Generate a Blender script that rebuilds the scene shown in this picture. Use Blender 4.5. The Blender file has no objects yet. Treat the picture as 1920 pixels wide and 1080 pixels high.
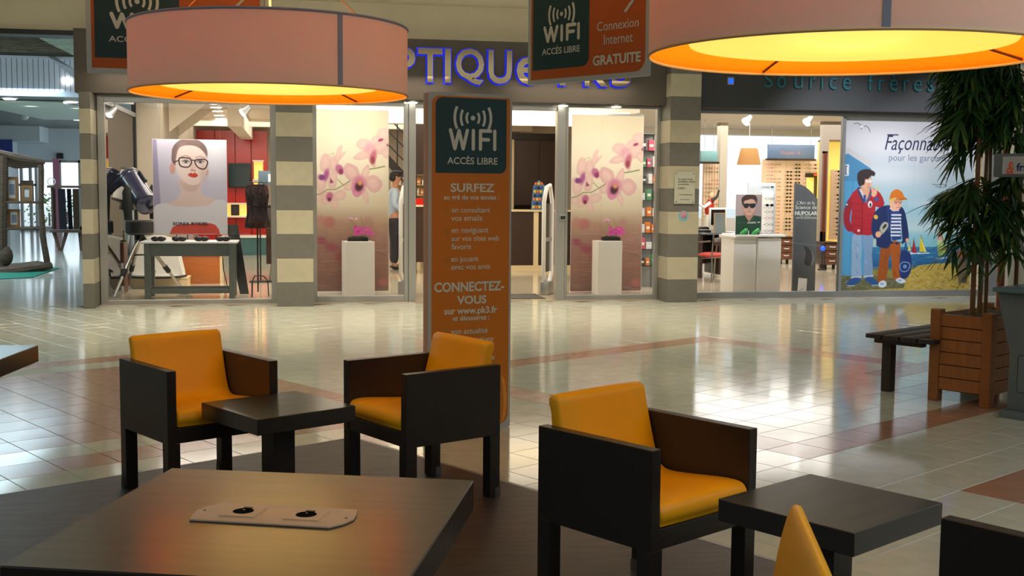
import bpy, bmesh, math, random
import numpy as np
from mathutils import Matrix, Vector
random.seed(7); np.random.seed(7)
SC = bpy.context.scene; COL = SC.collection
PI = math.pi
# ------------------------------------------------------------------ camera, world, exposure
R3 = Matrix(((0.98258478, 0.00823161, -0.18563242), (-0.18564661, 0.08599001, -0.9788468), (0.00790505, 0.99626199, 0.08602065)))
FOC = 2183.0
cam = bpy.data.cameras.new('camera'); cam.sensor_width = 36; cam.lens = FOC * 36 / 1920; cam.clip_end = 300; cam.clip_start = .05
camo = bpy.data.objects.new('camera', cam); COL.objects.link(camo)
camo.matrix_world = Matrix.Translation((0, 0, 1.5)) @ R3.to_4x4(); SC.camera = camo
vs = SC.view_settings; vs.view_transform = 'Standard'; vs.look = 'None'; vs.gamma = 1; vs.use_curve_mapping = False
vs.exposure = 0.0
W = bpy.data.worlds.new('world'); SC.world = W; W.use_nodes = True
bg = W.node_tree.nodes['Background']; bg.inputs[0].default_value = (.74, .88, 1, 1); bg.inputs[1].default_value = 1.8

def light(kind, loc, power, col=(1, 1, 1), size=1, size_y=None, rot=(0, 0, 0), spot=1.2, blend=.6, name='light'):
    l = bpy.data.lights.new(name, kind); l.energy = power; l.color = col
    if kind == 'AREA':
        l.size = size
        if size_y: l.shape = 'RECTANGLE'; l.size_y = size_y
    elif kind == 'SPOT': l.spot_size = spot; l.spot_blend = blend; l.shadow_soft_size = size
    else: l.shadow_soft_size = size
    o = bpy.data.objects.new(name, l); o.location = loc; o.rotation_euler = rot; COL.objects.link(o); return o
COOL = (.78, .92, 1.0); WARM = (1.0, .80, .56); NEUT = (1, .92, .80)
# daylight from the hall's roof lights above and behind the camera
light('AREA', (5.0, 1.0, 3.74), 130, COOL, 7, 5)
light('AREA', (-6, 2.5, 3.74), 115, COOL, 5, 5)
light('AREA', (0.0, -3.0, 3.74), 120, COOL, 8, 4)
light('AREA', (10.5, 6.5, 3.74), 60, COOL, 3, 4)
# warm light of the shop front, plus added fill for bulkhead and poster
light('AREA', (1.5, 8.5, 3.62), 100, (1, .94, .80), 11, .5, rot=(math.radians(62), 0, 0))  # added wash from the hall side, brightens the bulkhead over the fascia
for x_, w_, e_ in ((-1.2, 1.7, 24), (.9, 1.0, 13), (4.2, 1.1, 13), (6.5, 2.0, 34), (8.6, 1.8, 7)): light('AREA', (x_, 15.32, 2.62), e_, NEUT, w_, .12, rot=(math.radians(52), 0, 0))
for x_ in (-1.5, 1.2, 3.6): light('AREA', (x_, 14.6, 2.9), 10, (1, .8, .58), 1.6, .2)
for x in (-1.9, -.6, .9, 2.4, 3.8, 5.4): light('SPOT', (x, 13.3, 3.76), 330, (1, .83, .62), .3, spot=1.75, blend=.9)
for x_ in (7.4, 9.0): light('SPOT', (x_, 12.2, 3.76), 360, (.95, .96, 1), .06, rot=(math.radians(50), 0, 0), spot=1.0, blend=.8)  # added cool spots in the hall, aimed to brighten the window poster
# shop ceilings
light('AREA', (-.6, 17.2, 2.78), 85, NEUT, 2.6, 2.6)
light('AREA', (2.5, 18.0, 2.78), 120, NEUT, 4.5, 3.5)
light('AREA', (0.5, 23.5, 2.78), 160, NEUT, 5, 4)
light('AREA', (7.2, 17.2, 2.78), 105, (1, .98, .95), 3.5, 3)
light('AREA', (9.5, 21.5, 2.78), 180, (1, .98, .95), 4, 4)
# corridor beside the shop
light('AREA', (-7, 22, 3.4), 540, (.66, .9, 1), 5, 8)
light('AREA', (-9, 33, 3.3), 950, (.66, .9, 1), 7, 8)

# ------------------------------------------------------------------ helpers
C0 = Vector((0, 0, 1.5))
def ray(x, y): return R3 @ Vector((x - 960, -(y - 540), -FOC))
def at(x, y, Y):
    d = ray(x, y); return C0 + d * (Y / d.y)
def fl(x, y, z=0):
    d = ray(x, y); return C0 + d * ((z - 1.5) / d.z)
def lin(c):
    out = []
    for v in c[:3]:
        v /= 255; out.append(v / 12.92 if v <= .04045 else ((v + .055) / 1.055) ** 2.4)
    return tuple(out) + (1,)
MATS = {}
def mat(name, c=(200, 200, 200), rough=.5, metal=0, emit=None, es=0, noise=0, nscale=8, bump=0, bscale=60, spec=.5, stretch=(1, 1, 1), c2=None, coat=0, vcol=False, rnoise=0):
    if name in MATS: return MATS[name]
    m = bpy.data.materials.new(name); m.use_nodes = True; nt = m.node_tree; N = nt.nodes; L = nt.links
    b = N['Principled BSDF']; b.inputs['Base Color'].default_value = lin(c); b.inputs['Roughness'].default_value = rough
    b.inputs['Metallic'].default_value = metal; b.inputs['Specular IOR Level'].default_value = spec; b.inputs['Coat Weight'].default_value = coat
    if coat: b.inputs['Coat Roughness'].default_value = .17
    if emit: b.inputs['Emission Color'].default_value = lin(emit); b.inputs['Emission Strength'].default_value = es
    if noise or bump or rnoise or c2:
        tc = N.new('ShaderNodeTexCoord'); mp = N.new('ShaderNodeMapping'); mp.inputs['Scale'].default_value = stretch
        L.new(tc.outputs['Object'], mp.inputs['Vector'])
    if noise or c2:
        n = N.new('ShaderNodeTexNoise'); n.inputs['Scale'].default_value = nscale; n.inputs['Detail'].default_value = 5; L.new(mp.outputs[0], n.inputs['Vector'])
        r = N.new('ShaderNodeValToRGB'); r.color_ramp.elements[0].position = .3; r.color_ramp.elements[1].position = .7
        A = lin(c); B = lin(c2) if c2 else A
        k = noise
        r.color_ramp.elements[0].color = tuple(v * (1 - k) for v in A[:3]) + (1,); r.color_ramp.elements[1].color = tuple(min(1, v * (1 + k)) for v in B[:3]) + (1,)
        L.new(n.outputs['Fac'], r.inputs[0]); L.new(r.outputs[0], b.inputs['Base Color'])
    if rnoise:
        n3 = N.new('ShaderNodeTexNoise'); n3.inputs['Scale'].default_value = 3; L.new(mp.outputs[0], n3.inputs['Vector'])
        mr = N.new('ShaderNodeMapRange'); mr.inputs['To Min'].default_value = rough - rnoise; mr.inputs['To Max'].default_value = rough + rnoise
        L.new(n3.outputs['Fac'], mr.inputs['Value']); L.new(mr.outputs[0], b.inputs['Roughness'])
    if bump:
        n2 = N.new('ShaderNodeTexNoise'); n2.inputs['Scale'].default_value = bscale; L.new(mp.outputs[0], n2.inputs['Vector'])
        bp = N.new('ShaderNodeBump'); bp.inputs['Strength'].default_value = bump; bp.inputs['Distance'].default_value = .01
        L.new(n2.outputs['Fac'], bp.inputs['Height']); L.new(bp.outputs[0], b.inputs['Normal'])
    if vcol:
        a = N.new('ShaderNodeAttribute'); a.attribute_name = 'Col'; L.new(a.outputs['Color'], b.inputs['Base Color'])
    MATS[name] = m; return m
def glassmat(name='pane_glass', tint=(255, 255, 255), refl=1.0):
    if name in MATS: return MATS[name]
    m = bpy.data.materials.new(name); m.use_nodes = True; nt = m.node_tree; N = nt.nodes; L = nt.links
    N.remove(N['Principled BSDF']); t = N.new('ShaderNodeBsdfTransparent'); t.inputs[0].default_value = lin(tint)
    g = N.new('ShaderNodeBsdfGlossy'); g.inputs['Roughness'].default_value = .01
    f = N.new('ShaderNodeFresnel'); f.inputs[0].default_value = 1.45; mx = N.new('ShaderNodeMixShader'); L.new(f.outputs[0], mx.inputs[0])
    L.new(t.outputs[0], mx.inputs[1]); L.new(g.outputs[0], mx.inputs[2]); L.new(mx.outputs[0], N['Material Output'].inputs[0]); MATS[name] = m; return m
def fabricmat(name, c, tr=.3):
    if name in MATS: return MATS[name]
    m = bpy.data.materials.new(name); m.use_nodes = True; nt = m.node_tree; N = nt.nodes; L = nt.links
    b = N['Principled BSDF']; b.inputs['Base Color'].default_value = lin(c); b.inputs['Roughness'].default_value = .9; b.inputs['Specular IOR Level'].default_value = .1
    tc = N.new('ShaderNodeTexCoord'); w = N.new('ShaderNodeTexNoise'); w.inputs['Scale'].default_value = 400; L.new(tc.outputs['Object'], w.inputs['Vector'])
    bp = N.new('ShaderNodeBump'); bp.inputs['Strength'].default_value = .15; bp.inputs['Distance'].default_value = .002; L.new(w.outputs['Fac'], bp.inputs['Height']); L.new(bp.outputs[0], b.inputs['Normal'])
    t = N.new('ShaderNodeBsdfTranslucent'); t.inputs[0].default_value = lin(c); mx = N.new('ShaderNodeMixShader'); mx.inputs[0].default_value = tr
    L.new(b.outputs[0], mx.inputs[1]); L.new(t.outputs[0], mx.inputs[2]); L.new(mx.outputs[0], N['Material Output'].inputs[0]); MATS[name] = m; return m

class MB:
    def __init__(s, T=None): s.v = []; s.f = []; s.mi = []; s.T = T or Matrix.Identity(4); s.cm = 0
    def add(s, vs_, fs):
        k = len(s.v); s.v += [s.T @ Vector(p) for p in vs_]
        for f in fs: s.f.append(tuple(i + k for i in f)); s.mi.append(s.cm)
        return s
    def box(s, x0, x1, y0, y1, z0, z1):
        x0, x1 = min(x0, x1), max(x0, x1); y0, y1 = min(y0, y1), max(y0, y1); z0, z1 = min(z0, z1), max(z0, z1)
        return s.add([(x0, y0, z0), (x1, y0, z0), (x1, y1, z0), (x0, y1, z0), (x0, y0, z1), (x1, y0, z1), (x1, y1, z1), (x0, y1, z1)],
                     [(3, 2, 1, 0), (4, 5, 6, 7), (0, 1, 5, 4), (1, 2, 6, 5), (2, 3, 7, 6), (3, 0, 4, 7)])
    def poly(s, pts, d0, d1, ax='y'):     # polygon (2D) extruded along an axis
        n = len(pts)
        def p(u, v, d): return (u, d, v) if ax == 'y' else ((d, u, v) if ax == 'x' else (u, v, d))
        vv = [p(u, v, d0) for u, v in pts] + [p(u, v, d1) for u, v in pts]
        ff = [tuple(range(n)), tuple(range(2 * n - 1, n - 1, -1))] + [(i, i + n, (i + 1) % n + n, (i + 1) % n) for i in range(n)]
        return s.add(vv, ff)
    def tube(s, pts, r, n=8, cap=True):
        pts = [Vector(p) for p in pts]; rs = r if isinstance(r, (list, tuple)) else [r] * len(pts); vv = []; ff = []
        pd = None
        for i, p in enumerate(pts):
            a = pts[max(i - 1, 0)]; b = pts[min(i + 1, len(pts) - 1)]; d = (b - a).normalized()
            u = d.cross(Vector((0, 0, 1)));
            if u.length < .05: u = d.cross(Vector((1, 0, 0)))
            u.normalize()
            if pd is not None and u.dot(pd) < 0: u = -u
            pd = u; w = d.cross(u)
            for k in range(n):
                t = 2 * PI * k / n; vv.append(p + (u * math.cos(t) + w * math.sin(t)) * rs[i])
        for i in range(len(pts) - 1):
            for k in range(n): ff.append((i * n + k, i * n + (k + 1) % n, (i + 1) * n + (k + 1) % n, (i + 1) * n + k))
        if cap: ff.append(tuple(range(n))[::-1]); ff.append(tuple((len(pts) - 1) * n + k for k in range(n)))
        return s.add(vv, ff)
    def lathe(s, prof, c=(0, 0, 0), n=24, sx=1, sy=1):
        vv = []; ff = []
        for r, z in prof:
            for k in range(n): t = 2 * PI * k / n; vv.append((c[0] + r * math.cos(t) * sx, c[1] + r * math.sin(t) * sy, c[2] + z))
        for i in range(len(prof) - 1):
            for k in range(n): ff.append((i * n + k, i * n + (k + 1) % n, (i + 1) * n + (k + 1) % n, (i + 1) * n + k))
        if prof[0][0] > 1e-6: ff.append(tuple(range(n))[::-1])
        if prof[-1][0] > 1e-6: ff.append(tuple((len(prof) - 1) * n + k for k in range(n)))
        return s.add(vv, ff)
    def ball(s, c, rx, ry=None, rz=None, n=12):
        ry = ry or rx; rz = rz or rx; m = max(4, n // 2)
        T = s.T; s.T = T @ Matrix.Translation(c) @ Matrix.Diagonal((rx, ry, rz, 1))
        s.lathe([(max(1e-4, math.sin(PI * i / m)), -math.cos(PI * i / m)) for i in range(m + 1)], n=n); s.T = T; return s
    def mesh(s, name, mats, smooth=False, bevel=0, seg=2, ang=35):
        me = bpy.data.meshes.new(name); me.from_pydata([tuple(v) for v in s.v], [], s.f)
        mats = mats if isinstance(mats, (list, tuple)) else [mats]
        for m in mats: me.materials.append(m)
        if len(mats) > 1: me.polygons.foreach_set('material_index', s.mi)
        bm = bmesh.new(); bm.from_mesh(me)
        bmesh.ops.recalc_face_normals(bm, faces=bm.faces)
        if bevel:
            es = [e for e in bm.edges if len(e.link_faces) == 2 and e.calc_face_angle(0) > .5]
            bmesh.ops.bevel(bm, geom=es, offset=bevel, segments=seg, profile=.5, affect='EDGES')
        bm.to_mesh(me); bm.free()
        if smooth or bevel:
            me.polygons.foreach_set('use_smooth', [True] * len(me.polygons)); me.set_sharp_from_angle(angle=math.radians(ang))
        return me
    def build(s, name, mats, parent=None, **k): return link(name, s.mesh(name, mats, **k), parent)
def link(name, me, parent=None, loc=None, rotz=None):
    o = bpy.data.objects.new(name, me); COL.objects.link(o); o.parent = parent
    if loc is not None: o.location = loc
    if rotz is not None: o.rotation_euler = (0, 0, rotz)
    return o
def tag(o, label=None, cat=None, group=None, kind=None):
    if label: o['label'] = label
    if cat: o['category'] = cat
    if group: o['group'] = group
    if kind: o['kind'] = kind
    return o
def thing(name, label, cat, loc=(0, 0, 0), rotz=0, group=None):
    return tag(link(name, None, None, loc, rotz), label, cat, group)
def struct(name, mb, m, parent=None, label=None, **k):
    o = mb.build(name, m, parent, **k)
    if parent is None: o['kind'] = 'structure'
    if label: o['label'] = label
    return o
ORD = ['first', 'second', 'third', 'fourth', 'fifth', 'sixth', 'seventh', 'eighth', 'ninth', 'tenth', '11th', '12th', '13th', '14th', '15th', '16th', '17th', '18th', '19th', '20th', '21st', '22nd', '23rd', '24th']
def dup(root, loc=None, rotz=None, label=None, group=None):
    r = root.copy(); COL.objects.link(r)
    if loc is not None: r.location = loc
    if rotz is not None: r.rotation_euler = (0, 0, rotz)
    if label: r['label'] = label
    if group: r['group'] = group
    for ch in list(root.children):
        c = ch.copy(); COL.objects.link(c); c.parent = r
        for g in ch.children: d = g.copy(); COL.objects.link(d); d.parent = c
    return r
def B(*a, T=None): return MB(T).box(*a)
def rrect(x0, x1, z0, z1, r):
    r = r if isinstance(r, (tuple, list)) else (r,) * 4   # bl br tr tl
    out = []
    for (cx_, cz, rr, a0) in ((x0, z0, r[0], 180), (x1, z0, r[1], 270), (x1, z1, r[2], 0), (x0, z1, r[3], 90)):
        if rr <= 0: out.append((cx_, cz)); continue
        ccx = cx_ + (rr if cx_ == x0 else -rr); ccz = cz + (rr if cz == z0 else -rr)
        for k in range(7): t = math.radians(a0 + 90 * k / 6); out.append((ccx + rr * math.cos(t), ccz + rr * math.sin(t)))
    return out
def smooth_closed(p, n=6):
    p = np.array(p, float); out = []; N = len(p)
    for i in range(N):
        a, b, c, d = p[i - 1], p[i], p[(i + 1) % N], p[(i + 2) % N]
        for k in range(n):
            t = k / n; out.append(.5 * (2 * b + (c - a) * t + (2 * a - 5 * b + 4 * c - d) * t * t + (3 * b - a - 3 * c + d) * t ** 3))
    return [tuple(q) for q in out]

# text: x right, z up, facing -Y locally; T places it
def text(s, T, x0, z0, w=None, h=None, m=None, parent=None, name='lettering', off=0.0, ext=.0008, shear=0.0, depth=0.0015, font_space=1, label=None):
    cu = bpy.data.curves.new(name, 'FONT'); cu.body = s; cu.size = 1; cu.offset = off; cu.extrude = .01; cu.shear = shear; cu.space_character = font_space; cu.resolution_u = 3
    o = bpy.data.objects.new(name, cu); COL.objects.link(o); dg = bpy.context.evaluated_depsgraph_get(); dg.update()
    me = bpy.data.meshes.new_from_object(o.evaluated_get(dg)); bpy.data.objects.remove(o); bpy.data.curves.remove(cu)
    n = len(me.vertices); co = np.empty(n * 3); me.vertices.foreach_get('co', co); co = co.reshape(-1, 3)
    mn = co.min(0); mx = co.max(0); sx = w / (mx[0] - mn[0]) if w else None; sz = h / (mx[1] - mn[1]) if h else None
    if sx is None: sx = sz
    if sz is None: sz = sx
    base = mn[1] if h else 0
    out = np.empty_like(co); out[:, 0] = x0 + (co[:, 0] - mn[0]) * sx; out[:, 2] = z0 + (co[:, 1] - base) * sz
    out[:, 1] = -depth - (co[:, 2] - mn[2]) / max(1e-6, mx[2] - mn[2]) * ext
    M = np.array(T); out = out @ M[:3, :3].T + M[:3, 3]
    me.vertices.foreach_set('co', out.ravel()); me.update(); me.name = name; me.materials.clear(); me.materials.append(m)
    ob = link(name, me, parent)
    if label: ob['label'] = label
    return ob
def planeT(P, d, up=(0, 0, 1)):
    x = Vector(d).normalized(); z = Vector(up).normalized(); y = z.cross(x)
    return Matrix(((x.x, y.x, z.x, P[0]), (x.y, y.y, z.y, P[1]), (x.z, y.z, z.z, P[2]), (0, 0, 0, 1)))
def onpl(T, px, py):
    n = T.to_3x3() @ Vector((0, 1, 0)); o = T.translation; d = ray(px, py); s = (o - C0).dot(n) / d.dot(n)
    q = T.inverted() @ (C0 + d * s); return q.x, q.z

# ------------------------------------------------------------------ flat print painter (posters)
class Paint:
    def __init__(s, x0, y0, x1, y1, nx):
        s.b = (x0, y0, x1, y1); s.nx = nx; s.ny = int(nx * (y1 - y0) / (x1 - x0)); s.px = (x1 - x0) / nx
        s.X, s.Y = np.meshgrid(np.linspace(x0, x1, s.nx + 1), np.linspace(y0, y1, s.ny + 1)); s.I = np.zeros(s.X.shape + (3,))
    def put(s, a, c, sl=None):
        sl = sl or (slice(None), slice(None)); c = np.array(c, float); s.I[sl] = s.I[sl] * (1 - a[..., None]) + c * a[..., None]
    def fill(s, c): s.I[:] = c
    def vgrad(s, stops, x0=None, x1=None, y0=None, y1=None):
        ys = [p[0] for p in stops]; c = np.stack([np.interp(s.Y, ys, [p[1][k] for p in stops]) for k in range(3)], -1)
        m = np.ones(s.X.shape, bool)
        if x0 is not None: m &= (s.X >= x0)
        if x1 is not None: m &= (s.X <= x1)
        if y0 is not None: m &= (s.Y >= y0)
        if y1 is not None: m &= (s.Y <= y1)
        s.I[m] = c[m]
    def bb(s, x0, y0, x1, y1):
        i0 = int(max(0, (x0 - s.b[0]) / s.px)); i1 = int(min(s.nx + 1, (x1 - s.b[0]) / s.px + 2)); j0 = int(max(0, (y0 - s.b[1]) / s.px)); j1 = int(min(s.ny + 1, (y1 - s.b[1]) / s.px + 2))
        return (slice(j0, max(j0, j1)), slice(i0, max(i0, i1)))
    def ell(s, cx, cy, rx, ry, c, rot=0, soft=None, al=1):
        soft = soft or s.px; r = max(rx, ry) + soft; sl = s.bb(cx - r, cy - r, cx + r, cy + r); X = s.X[sl] - cx; Y = s.Y[sl] - cy
        if X.size == 0: return
        t = math.radians(rot); u = X * math.cos(t) + Y * math.sin(t); v = -X * math.sin(t) + Y * math.cos(t)
        d = (np.sqrt((u / rx) ** 2 + (v / ry) ** 2) - 1) * min(rx, ry); s.put(np.clip(.5 - d / soft, 0, 1) * al, c, sl)
    def poly(s, pts, c, soft=None, al=1, sm=0):
        soft = soft or s.px
        if sm: pts = smooth_closed(pts, sm)
        P = np.array(pts, float); sl = s.bb(P[:, 0].min() - soft, P[:, 1].min() - soft, P[:, 0].max() + soft, P[:, 1].max() + soft); X = s.X[sl]; Y = s.Y[sl]
        if X.size == 0: return
        d = np.full(X.shape, 1e9); ins = np.zeros(X.shape, bool)
        for i in range(len(P)):
            a = P[i - 1]; b = P[i]; e = b - a; L = e @ e
            if L < 1e-9: continue
            t = np.clip(((X - a[0]) * e[0] + (Y - a[1]) * e[1]) / L, 0, 1); d = np.minimum(d, np.hypot(X - a[0] - t * e[0], Y - a[1] - t * e[1]))
            if a[1] != b[1]: ins ^= ((a[1] > Y) != (b[1] > Y)) & (X < (b[0] - a[0]) * (Y - a[1]) / (b[1] - a[1]) + a[0])
        d = np.where(ins, -d, d); s.put(np.clip(.5 - d / soft, 0, 1) * al, c, sl)
    def line(s, pts, w, c, soft=None, al=1):
        soft = soft or s.px; P = np.array(pts, float); r = w + soft; sl = s.bb(P[:, 0].min() - r, P[:, 1].min() - r, P[:, 0].max() + r, P[:, 1].max() + r); X = s.X[sl]; Y = s.Y[sl]
        if X.size == 0: return
        d = np.full(X.shape, 1e9)
        for a, b in zip(P[:-1], P[1:]):
            e = b - a; L = max(1e-9, e @ e); t = np.clip(((X - a[0]) * e[0] + (Y - a[1]) * e[1]) / L, 0, 1); d = np.minimum(d, np.hypot(X - a[0] - t * e[0], Y - a[1] - t * e[1]))
        s.put(np.clip(.5 - (d - w / 2) / soft, 0, 1) * al, c, sl)
    def mesh(s, name, w, h, m):     # vertical sheet, local x 0..w, z 0..h at y=0
        nx, ny = s.nx + 1, s.ny + 1; me = bpy.data.meshes.new(name); xs = np.linspace(0, w, nx); zs = np.linspace(h, 0, ny); X, Z = np.meshgrid(xs, zs)
        co = np.stack([X, np.zeros_like(X), Z], -1).reshape(-1, 3).astype(np.float32); me.vertices.add(len(co)); me.vertices.foreach_set('co', co.ravel())
        j, i = np.meshgrid(np.arange(ny - 1), np.arange(nx - 1), indexing='ij'); a = (j * nx + i).ravel(); q = np.stack([a, a + nx, a + nx + 1, a + 1], -1).astype(np.int32)
        me.loops.add(q.size); me.loops.foreach_set('vertex_index', q.ravel()); me.polygons.add(len(q)); me.polygons.foreach_set('loop_start', np.arange(0, q.size, 4, dtype=np.int32))
        try: me.polygons.foreach_set('loop_total', np.full(len(q), 4, dtype=np.int32))
        except Exception: pass
        me.update(calc_edges=True)
        v = np.clip(s.I, 0, 255) / 255; l = np.where(v <= .04045, v / 12.92, ((v + .055) / 1.055) ** 2.4); c = np.ones((nx * ny, 4), np.float32); c[:, :3] = l.reshape(-1, 3)
        at_ = me.color_attributes.new('Col', 'FLOAT_COLOR', 'POINT'); at_.data.foreach_set('color', c.ravel()); me.materials.append(m); return me

# ------------------------------------------------------------------ materials
M_cream = mat('cream_paint', (212, 204, 180), .75, noise=.03, nscale=2, bump=.05, bscale=200)
M_cream2 = mat('beige_paint', (190, 180, 160), .7, noise=.03, nscale=2)
M_white = mat('white_paint', (228, 228, 224), .55)
M_fasL = mat('brown_fascia', (82, 76, 70), .55, noise=.04, nscale=3)
M_fasR = mat('slate_fascia', (62, 66, 72), .5, noise=.04, nscale=3)
M_alu = mat('brushed_aluminium', (170, 170, 168), .38, metal=.6)
M_alud = mat('grey_aluminium', (150, 152, 152), .4, metal=.5)
M_tileW = mat('cream_floor_tile', (188, 194, 181), .1, noise=.03, nscale=6, rnoise=.02, c2=(198, 202, 189))
M_tileB = mat('terracotta_floor_tile', (168, 128, 104), .15, noise=.06, nscale=8, rnoise=.04)
M_grout = mat('tile_grout', (74, 72, 66), .9)
M_deck = mat('dark_brown_vinyl', (58, 44, 38), .45, noise=.18, nscale=5, stretch=(1, 6, 1), c2=(68, 54, 46), rnoise=.06)
M_wenge = mat('wenge_laminate', (38, 33, 30), .33, noise=.12, nscale=10, stretch=(1, 14, 1), rnoise=.05)
M_wengetop = mat('wenge_table_top', (32, 29, 27), .34, coat=.55, noise=.1, nscale=8, stretch=(1, 14, 1), rnoise=.05)
M_leath = mat('orange_yellow_leatherette', (240, 170, 6), .42, spec=.35, noise=.03, nscale=3, bump=.06, bscale=350)
M_steel = mat('steel', (150, 148, 142), .3, metal=1)
M_plate = mat('brass_toned_plate', (206, 172, 138), .5, metal=.1, noise=.05, nscale=14)
M_black = mat('black_plastic', (18, 18, 19), .4)
M_darkmet = mat('dark_metal', (50, 50, 52), .4, metal=.7)
M_glass = glassmat()
M_print = mat('printed_sheet', (255, 255, 255), .55, vcol=True)
M_orange = mat('orange_print', (198, 118, 14), .5)
M_signor = mat('burnt_orange_print', (182, 90, 20), .5)
M_teal = mat('dark_teal_print', (10, 60, 68), .5)
M_lett = mat('pale_lettering', (206, 218, 214), .6)
M_lettd = mat('ochre_lettering', (170, 140, 40), .6)
M_frameg = mat('pale_grey_border', (176, 192, 198), .5)

TH = math.radians(31.02); ct, st = math.cos(TH), math.sin(TH)
def tw(b, a, z=0): return Vector((b * ct - a * st, b * st + a * ct, z))

# ------------------------------------------------------------------ floor: tiles laid at 31 degrees
P_ = .2955; A0 = 2.488; B0 = 5.511
base = MB().box(-14, 14, -7, 15.05, -.12, -.012); floor = struct('floor', base, M_grout)
def brown(i, j):
    if i == 4 and j >= 0: return True
    if j == 0 and 4 <= i <= 16: return True
    if i == 16 and 0 <= j <= 12: return True
    if j == 12 and 8 <= i <= 16: return True
    if i == 8 and j >= 10: return True
    if i < 1 and j >= 0: return True
    # outer ring to the left: i 12..24, j up to -4, white band, brown field
    if j == -4 and 12 <= i <= 24: return True
    if i in (12, 24) and j <= -4 and j >= -17: return True
    if 14 <= i <= 22 and -14 <= j <= -6: return True
    return False
cells = []
for i in range(-20, 52):
    for j in range(-62, 40):
        c = tw(B0 + (j + .5) * P_, A0 + (i + .5) * P_)
        if not (-9.5 < c.x < 12.5 and .2 < c.y < 15.0): continue
        if A0 + (i + 1) * P_ <= 5.70 and B0 + (j + 1) * P_ <= 3.83: continue
        # visible?
        d = R3.transposed() @ (c - C0)
        vis = d.z < -1 and abs(FOC * d.x / -d.z) < 1010 and abs(FOC * d.y / -d.z) < 600
        cells.append((c.length if vis else 1e3 + c.length, i, j, c))
cells.sort(key=lambda q: q[0])
def tile_geo(mb, T, tx, ty):
    g = P_ / 2 - .0016; e = .0015; t = 0
    def z(x, y): return x * tx + y * ty
    vv = [(-g, -g, -.011), (g, -g, -.011), (g, g, -.011), (-g, g, -.011)] + [(x, y, -e + z(x, y)) for x, y in ((-g, -g), (g, -g), (g, g), (-g, g))] + [(x, y, z(x, y)) for x, y in ((-g + e, -g + e), (g - e, -g + e), (g - e, g - e), (-g + e, g - e))]
    k = len(mb.v); mb.v += [T @ Vector(p) for p in vv]
    for f in ((0, 1, 5, 4), (1, 2, 6, 5), (2, 3, 7, 6), (3, 0, 4, 7), (4, 5, 9, 8), (5, 6, 10, 9), (6, 7, 11, 10), (7, 4, 8, 11), (8, 9, 10, 11)):
        mb.f.append(tuple(q + k for q in f)); mb.mi.append(mb.cm)
var = {}
for br in (0, 1):
    for q in range(7):
        mb = MB(); tile_geo(mb, Matrix.Identity(4), random.gauss(0, .0007), random.gauss(0, .0007)); var[br, q] = mb.mesh('tile', M_tileB if br else M_tileW)
rest = MB()
nt_ = 0
for _, i, j, c in cells:
    br = 1 if brown(i, j) else 0
    if nt_ < 300:
        link('tile', var[br, random.randrange(7)], floor, (c.x, c.y, 0), TH); nt_ += 1
    else:
        rest.cm = br
        tile_geo(rest, Matrix.Translation((c.x, c.y, 0)) @ Matrix.Rotation(TH, 4, 'Z'), random.gauss(0, .0007), random.gauss(0, .0007))
o = rest.build('tile_field', [M_tileW, M_tileB], floor); o['kind'] = 'stuff'
# corridor and shop floors
M_cfloor = mat('polished_corridor_floor', (196, 196, 186), .12, noise=.04, nscale=3)
M_sfloor = mat('polished_shop_floor', (196, 184, 160), .1, noise=.05, nscale=3)
struct('floor', MB().box(-22, -2.35, 15.05, 42, -.12, 0), M_cfloor)
struct('floor', MB().box(-2.35, 14, 15.05, 28, -.12, .004), M_sfloor)
# seating platform
pl = MB(Matrix.Rotation(TH, 4, 'Z')); pl.box(-6, 3.838, -3, 5.715, 0.0, .0105)
plat = pl.build('seating_platform', M_deck); tag(plat, 'dark brown wood-effect floor platform under the yellow chairs', 'floor covering')
tr = MB(Matrix.Rotation(TH, 4, 'Z')); tr.box(3.838, 3.862, -3, 5.74, 0, .0112); tr.box(-6, 3.838, 5.715, 5.73, 0, .0112); tr.build('edge_strip', M_alud, plat)
# planks seams as separate thin boards would be sub-pixel; the sheet shows none

# ------------------------------------------------------------------ shell
struct('ceiling', B(-14, 14, -7, 15.3, 3.81, 3.95), M_cream)
struct('wall_left', B(-14.1, -14, -7, 15.1, 0, 3.81), M_cream2)
struct('wall_right', B(14, 14.1, -7, 28, 0, 3.81), M_cream2)
struct('wall_rear', B(-14, 14, -7.1, -7, 0, 3.81), M_cream2)
struct('wall_front', B(-14, 14, 15.05, 15.3, 3.345, 3.81), M_cream)
struct('trim_1', B(-14, -2.55, 15.0, 15.32, 3.285, 3.345), M_black)
struct('trim_2', B(-2.55, 4.87, 14.88, 15.3, 2.6, 3.36), M_fasL, label='dark brown shop fascia')
struct('trim_3', B(5.3, 14, 14.9, 15.3, 2.58, 3.36), M_fasR, label='slate grey shop fascia')
struct('wall_front_right', B(9.95, 14, 15.05, 15.3, 0, 2.58), M_cream2)
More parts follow.
